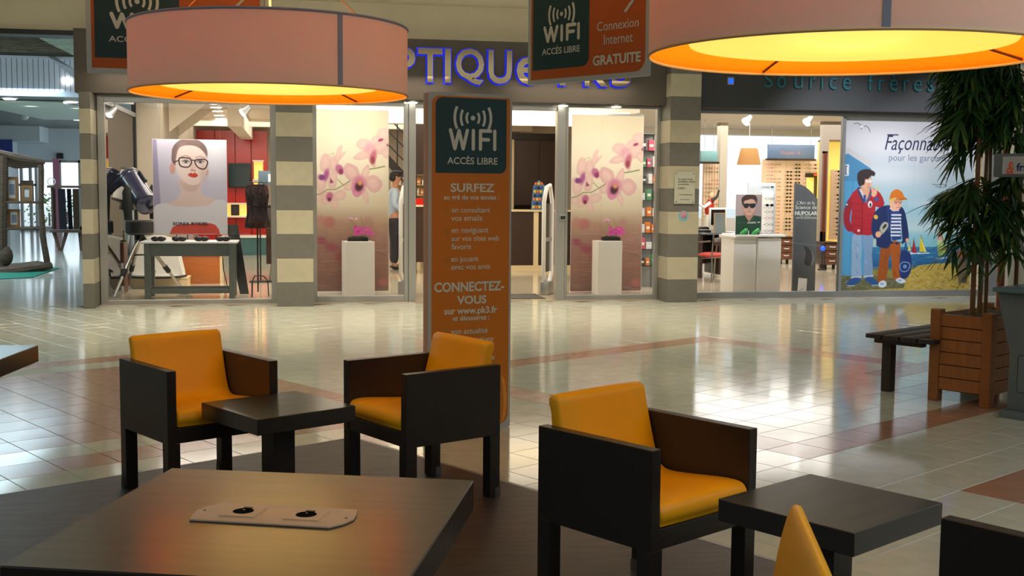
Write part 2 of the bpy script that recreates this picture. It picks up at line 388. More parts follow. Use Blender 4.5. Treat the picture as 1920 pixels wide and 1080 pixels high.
# pillars in bands of stone
M_stD = mat('dark_grey_stone', (112, 110, 104), .5, noise=.06, nscale=12); M_stL = mat('cream_stone', (184, 178, 156), .5, noise=.05, nscale=12)
def pillar(label, x0, x1, y0, y1, top, dark0=True):
    t = thing('stone_pillar', label, 'pillar', ((x0 + x1) / 2, (y0 + y1) / 2, 0)); hx = (x1 - x0) / 2; hy = (y1 - y0) / 2
    B(-hx + .01, hx - .01, -hy + .01, hy - .01, 0, top).build('core', M_grout, t); k = 0; z = 0
    while z < top - .02:
        z1 = min(top, z + .3); B(-hx, hx, -hy, hy, z + .0015, z1 - .0015).build('stone_band', M_stD if k % 2 == 0 else M_stL, t, bevel=.002, seg=1); z += .3; k += 1
pillar('narrow striped stone pillar at the left end of the optician front', -2.475, -2.345, 14.7, 15.3, 2.595)
pillar('striped stone pillar between the telescope window and first orchid window', -.18, .265, 14.7, 15.12, 2.56)
pillar('tall striped stone pillar carrying the opening hours plaque', 4.875, 5.295, 14.7, 15.12, 3.35)

def window(n, x0, x1, z1, members, fm=M_alu, glass=True, label=None, z0=.05):
    t = link('window_%d' % n, None, None, (0, 0, 0)); t['kind'] = 'structure'
    if label: t['label'] = label
    f = MB()
    for m in members: f.box(*m)
    f.build('window_frame', fm, t, bevel=.004, seg=1)
    if glass: B(x0, x1, 15.145, 15.153, z0, z1).build('glass_pane', M_glass, t)
    return t
w1 = window(1, -2.25, -.2, 2.51, [(-2.335, -2.25, 15.1, 15.2, 0, 2.6), (-.255, -.18, 15.1, 15.2, 0, 2.56), (-2.25, -.255, 15.1, 15.2, 0, .06), (-2.25, -.255, 15.1, 15.2, 2.51, 2.6)])
B(-2.3, -2.292, 15.2, 18.25, .05, 2.5).build('side_pane', M_glass, w1)
B(-2.33, -2.27, 18.25, 18.31, 0, 2.83).build('side_frame', M_darkmet, w1); B(-2.33, -2.27, 15.2, 18.25, 2.5, 2.56).build('side_frame', M_alud, w1); B(-2.33, -2.27, 15.2, 18.25, 0, .05).build('side_frame', M_alud, w1)
window(2, .31, 1.45, 2.52, [(.265, .32, 15.1, 15.2, 0, 2.6), (1.435, 1.49, 15.1, 15.2, 0, 2.56), (.32, 1.435, 15.1, 15.2, 0, .09), (.32, 1.435, 15.1, 15.2, 2.53, 2.6), (1.492, 1.585, 15.08, 15.22, 0, 2.6)])
window(3, 3.6, 4.85, 2.55, [(3.455, 3.57, 15.08, 15.22, 0, 2.6), (3.572, 3.61, 15.1, 15.2, 0, 2.6), (4.83, 4.875, 15.1, 15.2, 0, 2.6), (3.61, 4.83, 15.1, 15.2, 0, .07), (3.61, 4.83, 15.1, 15.2, 2.56, 2.6)])
window(4, 5.3, 7.53, 2.53, [(5.295, 9.95, 15.1, 15.2, 0, .09), (5.295, 9.95, 15.1, 15.2, 2.52, 2.6), (9.72, 9.95, 15.1, 15.2, .09, 2.52), (7.515, 7.56, 15.11, 15.19, .09, 2.52)], fm=M_alud)
t = tag(MB().box(1.585, 3.455, 15.1, 15.2, 2.56, 2.605).box(1.585, 3.455, 15.12, 15.18, 2.51, 2.555).build('door_1', M_alu), kind='structure')
# switch box on the door post
q = at(1055, 408, 15.07); t = thing('key_switch', 'small grey key switch box on the white door post', 'switch', (q.x, 15.08, q.z))
B(-.045, .045, -.02, 0, -.045, .045).build('box', M_alud, t, bevel=.005); B(-.03, .03, -.024, -.018, -.02, .02).build('face', M_darkmet, t); MB().tube([(0, -.03, 0), (0, -.02, 0)], .009).build('keyhole', M_steel, t)

# fascia lettering: chrome letters with a blue halo
M_chrome = mat('chrome_letter', (84, 77, 60), .16, metal=.95); M_halo = mat('blue_halo_light', (20, 30, 200), .5, emit=(20, 40, 255), es=.55)
sg = thing('optician_sign', 'chrome OPTIQUE PK3 letters glowing blue on the brown fascia', 'sign', (0, 14.88, 0))
for ch, u0, u1, sz in (('O', 682, 732, 1), ('P', 739, 778, 1), ('T', 783, 828.6, 1), ('I', 833.4, 844.4, 1), ('Q', 853.8, 906.6, 1), ('U', 914.7, 958.6, 1), ('e', 967.5, 1010, .82), ('P', 1048, 1086, 1), ('K', 1095, 1138, 1), ('3', 1146, 1183, 1)):
    xa = at(u0, 125, 14.86).x; xb = at(u1, 125, 14.86).x; zb = 2.815; h = .425 * sz
    if ch == 'Q': zb -= .02; h += .03
    l = text(ch, Matrix.Identity(4), xa, zb, xb - xa, h, M_chrome, sg, 'letter', off=.02, ext=.035, depth=.03)
    hb = text(ch, Matrix.Identity(4), xa - .016, zb - .016, xb - xa + .032, h + .032, M_halo, l, 'halo', off=.05, ext=.006, depth=.002)
M_tl = mat('teal_letter', (30, 112, 130), .4)
sg = thing('shop_sign', 'spaced teal Sourice freres letters on the slate fascia', 'sign', (0, 14.9, 0))
xs = [(1432, 1448, 'S'), (1457, 1473, 'o'), (1489, 1505, 'u'), (1518, 1529, 'r'), (1539.5, 1542.5, 'i'), (1555, 1568, 'c'), (1580, 1595, 'e'), (1627, 1637, 'f'), (1647, 1657, 'r'), (1668, 1683, 'è'), (1694, 1704, 'r'), (1713, 1728, 'e'), (1739, 1750, 's')]
hts = {'S': .21, 'o': .16, 'u': .155, 'r': .155, 'i': .215, 'c': .16, 'e': .16, 'f': .22, 'è': .22, 's': .16}
for a, b, ch in xs:
    xa = at(a, 158, 14.88).x; xb = at(b, 158, 14.88).x; text(ch, Matrix.Identity(4), xa, 2.86, xb - xa, hts[ch], M_tl, sg, 'letter', ext=.02, depth=.012)
M_blue = mat('blue_lamp', (20, 60, 255), .4, emit=(10, 70, 255), es=2.5)
for u, v, lb in ((1370, 152, 'small square blue lamp left of the teal lettering'), (1806, 164, 'small square blue lamp behind the bamboo leaves on the fascia')):
    q = at(u, v, 14.88); t = thing('square_lamp', lb, 'lamp', (q.x, 14.9, q.z), group='blue fascia lamps'); B(-.045, .045, -.03, 0, -.05, .05).build('housing', M_alu, t); B(-.028, .028, -.034, -.028, -.033, .033).build('lens', M_blue, t)
M_lamp = mat('lamp_glow', (255, 250, 235), .4, emit=(255, 246, 225), es=9)
for i, (x, lb) in enumerate(((1.53, 'round downlight under the fascia behind the totem'), (3.5, 'round downlight above the door post'), (4.22, 'round downlight above the second orchid window'))):
    t = thing('downlight', lb, 'light', (x, 14.98, 2.597), group='fascia downlights'); MB().lathe([(.085, 0), (.085, -.022), (.07, -.026)]).build('ring', M_alu, t, smooth=True); MB().lathe([(.068, -.012), (.06, -.035), (.02, -.04)]).build('bulb', M_lamp, t, smooth=True)
# ceiling spot near the top of the picture
q = fl(928, 0, 3.7); t = thing('ceiling_spot', 'small pale spotlight under the mall ceiling above the optician sign', 'spotlight', (q.x, 12.9, 3.81))
MB().tube([(0, 0, 0), (0, 0, -.05)], .02).build('stem', M_white, t); MB().tube([(0, .02, -.03), (0, -.03, -.13)], [.05, .06], 14).build('head', M_white, t, smooth=True)

# plaque and sticker on the pillar
M_acr = mat('frosted_plaque', (188, 190, 176), .25); M_ink = mat('dark_ink', (70, 66, 56), .6)
xa, za = at(1264, 382, 14.68).x, at(1264, 382, 14.68).z; xb, zb = at(1304, 322, 14.68).x, at(1304, 322, 14.68).z
t = thing('hours_plaque', 'frosted opening hours plaque screwed to the striped pillar', 'plaque', (xa, 14.7, za)); w_, h_ = xb - xa, zb - za
B(0, w_, -.018, -.012, 0, h_).build('plate', M_acr, t, bevel=.001, seg=1)
for (x, z) in ((.025, .025), (w_ - .025, .025), (.025, h_ - .025), (w_ - .025, h_ - .025)): MB().tube([(x, -.022, z), (x, 0, z)], .008).build('screw', M_steel, t)
T_ = Matrix.Translation((0, -.018, 0))
for s_, x, z, w in (('Du Lundi au Samedi', .05, h_ * .745, .2), ('De 9h00 à 19h30', .05, h_ * .66, .23), ('sans interruption', .05, h_ * .59, .15), ('Le Dimanche', .05, h_ * .49, .09), ('de 10h à 12h', .05, h_ * .45, .1), ('Pour toute information', .07, h_ * .27, .18), ('Centre Commercial', .08, h_ * .12, .13)):
    text(s_, T_, x, z, w, None, M_ink, t, 'lettering', off=.01)
q = at(1282, 405, 14.69); t = thing('round_sticker', 'round blue and pink sticker below the plaque on the pillar', 'sticker', (q.x, 14.7, q.z))
MB().lathe([(.07, 0), (.07, .002), (0, .002)], n=28).build('disc', mat('sky_blue_print', (120, 176, 196), .5), t).rotation_euler = (PI / 2, 0, 0)
MB().lathe([(.045, 0), (.045, .0025), (0, .0025)], c=(.0, .02, 0), n=24).build('patch', mat('pale_pink_print', (200, 150, 170), .5), t).rotation_euler = (PI / 2, 0, 0)
text('CB', Matrix.Identity(4), -.02, -.03, .055, .035, mat('red_print', (190, 40, 70), .5), t, 'lettering', depth=.004)

# ------------------------------------------------------------------ armchairs
def armchair(label, loc, rz):
    t = thing('armchair', label, 'chair', loc, rz, 'yellow and black armchairs'); D = .268; Wd = .285; pt = .045
    for s in (-1, 1):
        x0, x1 = (s * Wd, s * (Wd - pt)); B(x0, x1, -D, D, .30, .64).build('side_panel', M_wenge, t, bevel=.002, seg=1)
        for yy in (-D, D - .06):
            lg = B(x0, s * (Wd - .06), yy, yy + .06, 0, .302).build('leg', M_wenge, t, bevel=.002, seg=1)
            B(x0 + s * .0015, s * (Wd - .0615), yy - .0015 if yy < 0 else yy + .03, yy + .03 if yy < 0 else yy + .0615, 0, .045).build('metal_foot', M_steel, lg)
    fr = MB(); fr.box(-Wd + pt, Wd - pt, -D + .004, -D + .045, .30, .37); fr.box(-Wd + pt, Wd - pt, D - .03, D, .30, .45); fr.box(-Wd + pt, Wd - pt, -D + .045, D - .03, .335, .36)
    fr.build('seat_frame', M_wenge, t, bevel=.002, seg=1)
    # one-piece waterfall cushion: side profile (y,z) swept across the width
    pr = [(-.235, .372), (-.262, .385), (-.272, .41), (-.262, .438), (-.235, .452), (-.16, .452), (-.02, .438), (.08, .432), (.125, .445), (.15, .48), (.175, .56), (.2, .65), (.212, .70), (.222, .735), (.245, .748), (.268, .74), (.272, .715), (.262, .69), (.256, .64), (.25, .5), (.245, .40), (.235, .372), (0, .37)]
    pr = smooth_closed(pr, 3); c = (0.06, .45); n = len(pr); w = Wd - pt - .002; cols = [(-w, .93, 0), (-w + .003, .965, 0), (-w + .012, 1.0, 0), (-w * .5, 1.0, .002), (0, 1.0, .003), (w * .5, 1.0, .002), (w - .012, 1, 0), (w - .003, .965, 0), (w, .93, 0)]
    cy = [(p[0], p[1]) for p in pr]; vv = []; ff = []
    # inset towards the local mid-line of the profile
    def inset(k, d):
        a = Vector(cy[k - 1]); b = Vector(cy[(k + 1) % n]); e = (b - a).normalized(); nn = Vector((-e.y, e.x)); return Vector(cy[k]) + nn * d
    area = sum(cy[k - 1][0] * cy[k][1] - cy[k][0] * cy[k - 1][1] for k in range(n)); sg_ = 1 if area > 0 else -1
    for x, f, bul in cols:
        d = {.93: .016, .965: .006, 1.0: 0}[f]
        for k in range(n): p = inset(k, sg_ * (d - bul)); vv.append((x, p.x, p.y))
    for i in range(len(cols) - 1):
        for k in range(n): ff.append((i * n + k, i * n + (k + 1) % n, (i + 1) * n + (k + 1) % n, (i + 1) * n + k))
    ff.append(tuple(range(n))); ff.append(tuple((len(cols) - 1) * n + k for k in range(n))[::-1])
    MB().add(vv, ff).build('cushion', M_leath, t, smooth=True, ang=50)
    return t
c1 = armchair('yellow armchair with dark sides left of the far small table', tuple(tw(2.61, 5.22, .012)), TH - .01)
def lab(o, l): o['label'] = l; return o
dup(c1, tuple(tw(3.40, 4.465, .012)), TH - PI / 2 - math.radians(4), 'yellow armchair turned sideways in front of the wifi totem')
dup(c1, tuple(tw(3.098, 2.735, .012)), TH + .01, 'large near yellow armchair beside the right small table')
dup(c1, tuple(tw(3.098, 1.20, .012)), TH + PI, 'armchair at the lower right corner showing only its dark arm panel')

def small_table(label, b0, b1, a0, a1, z=.45):
    c = tw((b0 + b1) / 2, (a0 + a1) / 2, .012); t = thing('side_table', label, 'table', c, TH, 'low square dark side tables'); hb = (b1 - b0) / 2; ha = (a1 - a0) / 2
    B(-hb, hb, -ha, ha, z - .072 - .012, z - .012).build('table_top', M_wengetop, t, bevel=.0025, seg=1)
    B(-.055, .055, -.055, .055, .012, z - .084).build('post', M_wenge, t, bevel=.002, seg=1); B(-.2, .2, -.2, .2, 0, .012).build('base_plate', M_darkmet, t, bevel=.002, seg=1)
small_table('low dark square table between the two far yellow armchairs', 2.467, 2.971, 4.395, 4.910, .5)
small_table('low dark square table at the lower right beside the near armchair', 2.969, 3.486, 1.814, 2.314, .5)

# big high tables
def big_table(label, P, d, z=.84, w=.717, plate=True):
    x = Vector(d).normalized(); ang = math.atan2(x.y, x.x); t = thing('high_table', label, 'table', (P[0], P[1], .012), ang, 'square dark meeting tables'); h = w / 2; z -= .012
    B(-h, h, -h, h, z - .069, z).build('table_top', M_wengetop, t, bevel=.003, seg=1)
    B(-.13, .13, -.13, .13, .02, z - .069).build('pedestal', M_wenge, t, bevel=.003, seg=1); B(-.2, .2, -.2, .2, 0, .02).build('base_plate', M_darkmet, t, bevel=.003, seg=1)
    return t, ang
C1 = Vector((-.321, 3.159)) * .88; C2 = Vector((.457, 2.905)) * .88; C3 = Vector((.251, 2.187)) * .88; ctr = (C1 + C3) / 2 + Vector((.0, .0))
e = (C2 - C1).normalized(); nrm = Vector((e.y, -e.x)); ctr = (C1 + C2) / 2 + nrm * .3585
big_table('near high dark table with two sockets in a metal plate', ctr, (e.x, e.y))
dd = Vector((.99, -.14)).normalized(); K = Vector((-1.165, 5.705)) * .88; n2 = Vector((dd.y, -dd.x)); cc = K - dd * .3585 + n2 * .3585
big_table('high dark table cut off by the left edge of the picture', cc, (dd.x, dd.y))
# socket plate lying in the table top: axis measured from its edges
pts = [fl(u, v, .844) for u, v in ((394, 939), (676, 953), (640, 993), (354, 975))]
pc = sum(pts, Vector()) / 4; ax = ((pts[1] - pts[0]) + (pts[2] - pts[3])); ang = math.atan2(ax.y, ax.x)
t = thing('socket_plate', 'rounded metal plate with two round power sockets on the near table', 'socket', (pc.x, pc.y, .84), ang); t.scale = (.88, .88, .88)
L_ = .187; Hh = .072
out = [(-L_ + .035, -Hh)]+[(L_ - .035, -Hh), (L_ - .012, -Hh * .55), (L_, 0), (L_ - .005, Hh * .5), (L_ - .014, Hh), (-L_ + .035, Hh), (-L_ + .012, Hh * .55), (-L_, 0), (-L_ + .005, -Hh * .5), (-L_ + .014, -Hh)]
out = out[1:]
MB().poly(out, .0004, .005, 'z').build('plate', M_plate, t, bevel=.001, seg=2)
for x in (-.075, .075):
    f = MB(); R = .041; ring = []
    k = 24
    # square frame with a round hole
    sq = []
    for i in range(k):
        a_ = 2 * PI * i / k; c_, s__ = math.cos(a_), math.sin(a_); m_ = max(abs(c_), abs(s__)); sq.append((x + R * c_ / m_, R * s__ / m_))
    ci = [(x + .024 * math.cos(2 * PI * i / k), .024 * math.sin(2 * PI * i / k)) for i in range(k)]
    vv = [(p[0], p[1], .005) for p in sq] + [(p[0], p[1], .0085) for p in sq] + [(p[0], p[1], .0085) for p in ci] + [(p[0], p[1], .005) for p in ci]; ff = []
    for r_ in range(3):
        for i in range(k): ff.append((r_ * k + i, r_ * k + (i + 1) % k, (r_ + 1) * k + (i + 1) % k, (r_ + 1) * k + i))
    so = f.add(vv, ff).build('socket', M_plate, t)
    MB().lathe([(.0235, .0087), (.0235, .0052), (0, .0052)], c=(x, 0, 0), n=24).build('socket_well', mat('matt_black', (6, 6, 7), .95, spec=.05), so)
    MB().tube([(x, .004, .0053), (x, .004, .011)], .0025).build('earth_pin', M_steel, so); MB().box(x - .008, x + .012, .02, .028, .0085, .0105).build('flap', M_darkmet, so)
for x in (-L_ + .018, L_ - .018): MB().lathe([(.004, .0052), (.004, .0056), (0, .0056)], c=(x, 0, 0), n=12).build('screw', M_darkmet, t)

# armless yellow chair at the big table, lower right of the centre
c4 = thing('dining_chair', 'yellow chair back rising at the bottom edge before the right small table', 'chair', (.697, 1.996, .012), math.radians(75 + 90) - PI / 2 - PI / 2 + 0)
# local: faces -x of the room (turned to the big table); built with y=rear axis like the armchairs
c4.rotation_euler = (0, 0, math.radians(-108))
pr = [(.135, .46), (.17, .56), (.188, .70), (.205, .80), (.222, .855), (.236, .862), (.246, .85), (.25, .80), (.262, .70), (.262, .58), (.25, .46), (.2, .43)]
pr = smooth_closed(pr, 4); n = len(pr); vv = []; ff = []; wds = [-.235, -.23, -.215, -.15, 0, .15, .215, .23, .235]
for x in wds:
    f = max(0, (abs(x) - .215) / .02); sc = 1 - .35 * f * f
    for (y, z) in pr: vv.append((x, .215 + (y - .215) * sc, .46 + (z - .46) * (1 - .04 * f * f)))
for i in range(len(wds) - 1):
    for k in range(n): ff.append((i * n + k, i * n + (k + 1) % n, (i + 1) * n + (k + 1) % n, (i + 1) * n + k))
ff.append(tuple(range(n))); ff.append(tuple((len(wds) - 1) * n + k for k in range(n)))
MB().add(vv, ff).build('backrest', M_leath, c4, smooth=True, ang=60)
B(-.235, .235, -.23, .235, .40, .475).build('seat', M_leath, c4, bevel=.02, seg=3)
for x in (-.21, .17):
    for y in (-.2, .2): B(x, x + .04, y - .02, y + .02, 0, .4).build('leg', M_wenge, c4, bevel=.002, seg=1)

# ------------------------------------------------------------------ pendant drum lamps
M_shade = fabricmat('pinkish_beige_shade_cloth', (250, 226, 202), .1); M_inner = fabricmat('orange_shade_lining', (255, 140, 20), .2)
M_disc = mat('opal_diffuser', (255, 225, 130), .5, emit=(255, 205, 85), es=1.2); M_trim = mat('grey_hem_tape', (150, 150, 165), .7)
def lamp(label, x, y, z, R, H, seam, group):
    t = thing('pendant_lamp', label, 'lamp', (x, y, z), 0, group); n = 72
    MB().lathe([(R, 0), (R, H)], n=n).build('shade', M_shade, t, smooth=True)
    sh = t.children[0]; me = sh.data; bm = bmesh.new(); bm.from_mesh(me); bmesh.ops.delete(bm, geom=[f for f in bm.faces if len(f.verts) > 4], context='FACES'); bm.to_mesh(me); bm.free()
    l = MB(); l.lathe([(R - .004, .002), (R - .004, H - .002)], n=n); o = l.build('lining', M_inner, t, smooth=True); me = o.data; bm = bmesh.new(); bm.from_mesh(me); bmesh.ops.delete(bm, geom=[f for f in bm.faces if len(f.verts) > 4], context='FACES'); bm.to_mesh(me); bm.free()
    def hoop(zz, r): return [(R * math.cos(2 * PI * k / n), R * math.sin(2 * PI * k / n), zz) for k in range(n + 1)]
    MB().tube(hoop(0, 0), .0055, 6).build('hem', mat('shade_hem', (226, 190, 140), .7), t, smooth=True); MB().tube(hoop(H, 0), .006, 6).build('hem', M_trim, t, smooth=True)
    sx, sy = R * math.cos(seam), R * math.sin(seam); T = Matrix.Translation((sx, sy, 0)) @ Matrix.Rotation(seam, 4, 'Z'); B(-.002, .003, -.011, .011, 0, H, T=T).build('seam', M_trim, t)
    MB().lathe([(.05, .075), (R * .78, .05), (R * .8, .045), (R * .79, .035), (R * .4, .026), (1e-4, .023)][::-1], n=n).build('diffuser', M_disc, t, smooth=True)
    for k in range(4):
        a = seam + .35 + k * PI / 2; MB().tube([(R * .79 * math.cos(a), R * .79 * math.sin(a), .04), (R * .995 * math.cos(a), R * .995 * math.sin(a), .008)], .005, 6).build('spoke', mat('bronze_rod', (120, 70, 30), .5), t)
    MB().tube([(0, 0, .08), (0, 0, 3.81 - z)], .006, 8).build('cable', M_white, t)
    for k in range(3):
        a = k * 2 * PI / 3 + .5; MB().tube([(R * .97 * math.cos(a), R * .97 * math.sin(a), H), (0, 0, H + .45)], .003, 6).build('suspension_wire', M_steel, t)
    for k in range(5):
        a = k * 2 * PI / 5 + .3; light('POINT', (x + R * .35 * math.cos(a), y + R * .35 * math.sin(a), z + .2), 5.5, (1, .62, .22), .06, name='bulb').parent = None
    light('POINT', (x, y, z - .05), 3.0, (1, .72, .32), .3, name='bulb')
lc = at(503, 176, 5.66); 
lamp('pinkish drum lamp with orange lining above the far small table', -.09, 5.62, 1.925, .637, .305, math.radians(-62), 'large drum pendant lamps')
lamp('pinkish drum lamp cut off by the top right corner', 1.80, 3.60, 1.94, .652, .34, math.radians(-108), 'large drum pendant lamps')

# ------------------------------------------------------------------ wifi signs
def arcs(T, cx, cz, s, parent, depth=.002):
    m = MB(T); m.lathe([(0, 0)], n=3) if False else None
    mb = MB(T); k = 20; mb.poly([(cx + .085 * s * math.cos(2 * PI * i / k), cz + .085 * s * math.sin(2 * PI * i / k)) for i in range(k)], -depth - .001, -depth)
    for sd in (-1, 1):
        for r, hh, w in ((.24, .18, .085), (.45, .27, .09), (.68, .38, .1)):
            # bar curved round the dot
            n = 8; am = math.asin(min(.95, hh / (r * 1.25))); rr = r * 1.25; pts = []; off = rr - r
            po = [(cx + sd * (-off * s + (rr + w / 2) * s * math.cos(a)), cz + (rr + w / 2) * s * math.sin(a)) for a in np.linspace(-am, am, n)]
            pi_ = [(cx + sd * (-off * s + (rr - w / 2) * s * math.cos(a)), cz + (rr - w / 2) * s * math.sin(a)) for a in np.linspace(am, -am, n)]
            mb.poly(po + pi_, -depth - .001, -depth)
    return mb.build('wifi_symbol', M_lett, parent)
def wifi_word(T, x0, z0, w, h, parent, depth=.002):
    m = MB(T); r_ = .034 * w
    def bar(a, b):
        a = Vector((x0 + a[0] * w, z0 + r_ + a[1] * (h - 2 * r_))); b = Vector((x0 + b[0] * w, z0 + r_ + b[1] * (h - 2 * r_))); d = (b - a).normalized(); a0 = math.atan2(d.y, d.x)
        pts = [(b.x + r_ * math.cos(a0 + t), b.y + r_ * math.sin(a0 + t)) for t in np.linspace(-PI / 2, PI / 2, 7)] + [(a.x + r_ * math.cos(a0 + t), a.y + r_ * math.sin(a0 + t)) for t in np.linspace(PI / 2, 3 * PI / 2, 7)]
        bar.k += 1; m.poly(pts, -depth - .0006 - bar.k * .00006, -depth)
    bar.k = 0
    for a, b in (((.04, 1), (.13, 0)), ((.13, 0), (.215, .98)), ((.215, .98), (.30, 0)), ((.30, 0), (.385, 1)), ((.51, 0), (.51, 1)), ((.66, 0), (.66, 1)), ((.66, 1), (.87, 1)), ((.66, .52), (.83, .52)), ((.96, 0), (.96, 1))): bar(a, b)
    return m.build('lettering', M_lett, parent)
# totem
TP = planeT((.809, 6.975, 0), (.529, .133, 0)); tot = thing('wifi_totem', 'tall orange WIFI ACCES LIBRE totem standing behind the sideways armchair', 'sign stand')
WT = .548; HT = 2.065; M_tedge = mat('pale_totem_edge', (176, 184, 186), .5); M_tside = mat('pinkish_totem_side', (196, 150, 120), .6)
MB(TP).poly(rrect(0, WT, .0, HT, .012), 0, .012).build('front_board', M_tedge, tot)
MB(TP).poly([(0.003, .012), (.002, .05), (.015, .13), (.1, .22), (WT * .5, .25), (WT - .1, .22), (WT - .015, .13), (WT - .003, .012)], 0.0, HT - .003, 'z').build('body', M_tside, tot)
def U(px, py): return onpl(TP, px, py)
x0, z1 = U(811, 177); MB(TP).poly(rrect(.02, WT - .014, .018, HT - .02, (.05, .07, .012, .05)), -.0012, 0).build('orange_panel', M_orange, tot)
xa, za = U(816.5, 324); xb, zb = U(950, 187); MB(TP).poly(rrect(xa, xb, za, zb, (0, .045, .0, .045)), -.002, -.001).build('teal_panel', M_teal, tot)
sw = smooth_closed([U(940, 707), U(946, 712), U(950, 745), U(948, 775), U(941, 790), U(944, 760), U(943, 730)], 3); MB(TP).poly(sw, -.002, -.001).build('swoosh', mat('light_orange_print', (222, 150, 60), .5), tot)
cx_, cz_ = U(886.5, 221.5); arcs(TP, cx_, cz_, .175, tot)
def TT(s_, a, b, yb, top=None, off=.0, m=M_lett, **k):
    xa, zb_ = U(a, yb); xb, _ = U(b, yb); h = None
    if top is not None: h = U(a, top)[1] - zb_
    return text(s_, TP, xa, zb_, xb - xa, h, m, tot, 'lettering', off=off, depth=.002, **k)
xa, za = U(840.7, 281.5); xb, zb = U(931, 243); wifi_word(TP, xa, za, xb - xa, zb - za, tot)
TT('ACCÈS LIBRE', 838.4, 932.6, 307, None, off=.012)
TT('SURFEZ', 844.6, 926.7, 360, 343.5, off=.025); TT('au gré de vos envies :', 831.9, 936, 374, off=.02)
for s_, a, b, yb in (('en consultant', 846.7, 918.7, 398.5), ('vos emails', 846, 904, 414), ('en naviguant', 846.7, 915.4, 436.5), ('sur vos sites web', 846, 935.6, 452), ('favoris', 846, 883, 467.6), ('en jouant', 845.7, 896.7, 490.7), ('avec vos amis', 845.7, 919, 505.7), ('son actualité', 845.7, 914, 627), ('nos animations', 845.7, 924.3, 643.5), ('et cadeaux', 862, 927.7, 678)): TT(s_, a, b, yb, off=.006)
TT('CONNECTEZ-', 814, 945, 548.5, 530, off=.028); TT('VOUS', 856.7, 911.7, 571, 555, off=.028); TT('sur www.pk3.fr', 832.7, 931.7, 589.5, off=.025); TT('et découvrez :', 849, 917, 601.5, off=.02)
for yb in (397, 435, 490, 625): TT('@', 833.5, 841.5, yb, m=M_lettd)

def hang_sign(label, P, d, w, h, z, tealx, full):
    T = planeT((P[0], P[1], z), d); s = thing('hanging_sign', label, 'sign', group='hanging orange wifi signs')
    MB(T).poly(rrect(0, w, 0, h, .004), 0, .02).build('board', M_frameg, s)
    bd = .028 * w; MB(T).poly(rrect(bd, w - bd, bd * 1.1, h - bd * 1.1, (0, .08, 0, .08)), -.001, 0).build('orange_panel', M_signor, s)
    a, b, zz0, zz1 = tealx; MB(T).poly(rrect(a, b, zz0, zz1, (0, .06, 0, .06)), -.002, -.001).build('teal_panel', M_teal, s)
    for x in (.12, w - .12): MB(T).tube([(x, .01, h), (x, .01, 3.81 - z)], .003, 6).build('hanging_wire', M_steel, s)
    return T, s
def sign_text(T, s, L):
    for (s_, a, b, z0, h, off) in L: text(s_, T, a, z0, b - a, h, M_lett, s, 'lettering', off=off, depth=.003)
p = at(163, 136.5, 7.5); q = fl(498, 147, p.z); T, s = hang_sign('wifi sign hanging behind the left drum lamp', (p.x, p.y), (q.x - p.x, q.y - p.y, 0), (q - p).length, .78, p.z, (.048, .545, .095, .70), True)
def V(px, py): return onpl(T, px, py)
a = V(205, 54)[0]; b = V(316, 54)[0]; zb = V(210, 54)[1]; zt = V(210, 22)[1]
wifi_word(T, a, zb, b - a, zt - zb, s, .003); sign_text(T, s, [('ACCÈS LIBRE', V(204, 78)[0], V(320, 78)[0], V(204, 78)[1], V(204, 64)[1] - V(204, 78)[1], .012)]); arcs(T, V(257, 3)[0], V(257, 3)[1], .175, s, .003)
wS = (q - p).length
sign_text(T, s, [('GRATUITE', .62, wS - .08, .12, .065, .03), ('Internet', .72, wS - .14, .215, .065, 0), ('Connexion', .66, wS - .08, .31, .065, 0)])
MB(T).tube([V(440, 15)[:1] + (-.004,) + V(440, 15)[1:], V(462, -6)[:1] + (-.004,) + V(462, -6)[1:]], .008, 6).build('swoosh', M_lett, s)
p = at(989.5, 160.5, 8.0); q = fl(1216, 142, p.z); T, s = hang_sign('wifi sign hanging between totem and right drum lamp', (p.x, p.y), (q.x - p.x, q.y - p.y, 0), (q - p).length, .8, p.z, (.03, .5, .1, .7), True)
def V(px, py): return onpl(T, px, py)
tp = [c for c in s.children if c.name.startswith('teal_panel')][0]; me = tp.data; a, zb = V(999, 133); b, _ = V(1104, 126); _, zt = V(1003, -10)
bpy.data.objects.remove(tp); MB(T).poly(rrect(a, b, zb, zt, (0, .06, 0, .0)), -.002, -.001).build('teal_panel', M_teal, s)
wifi_word(T, V(1019, 80)[0], V(1027, 81)[1], V(1088, 75)[0] - V(1019, 80)[0], V(1019, 50)[1] - V(1027, 81)[1], s, .003); sign_text(T, s, [('ACCÈS LIBRE', V(1017, 103)[0], V(1087.5, 98)[0], V(1017, 104)[1], V(1017, 89)[1] - V(1017, 104)[1], .012),
    ('Connexion', V(1120, 59)[0], V(1198, 50)[0], V(1120, 59)[1], V(1120, 42)[1] - V(1120, 59)[1], 0), ('Internet', V(1133, 83)[0], V(1187, 77)[0], V(1133, 84)[1], V(1133, 66)[1] - V(1133, 84)[1], 0), ('GRATUITE', V(1112, 123)[0], V(1202, 113)[0], V(1112, 124)[1], V(1112, 105)[1] - V(1112, 124)[1], .03)])
arcs(T, *V(1053.5, 26), .17, s, .003)
a = V(1173, 22); b = V(1190, 0); MB(T).tube([(a[0], -.004, a[1]), (b[0] + .05, -.004, b[1] + .06)], .009, 6).build('swoosh', M_lett, s)

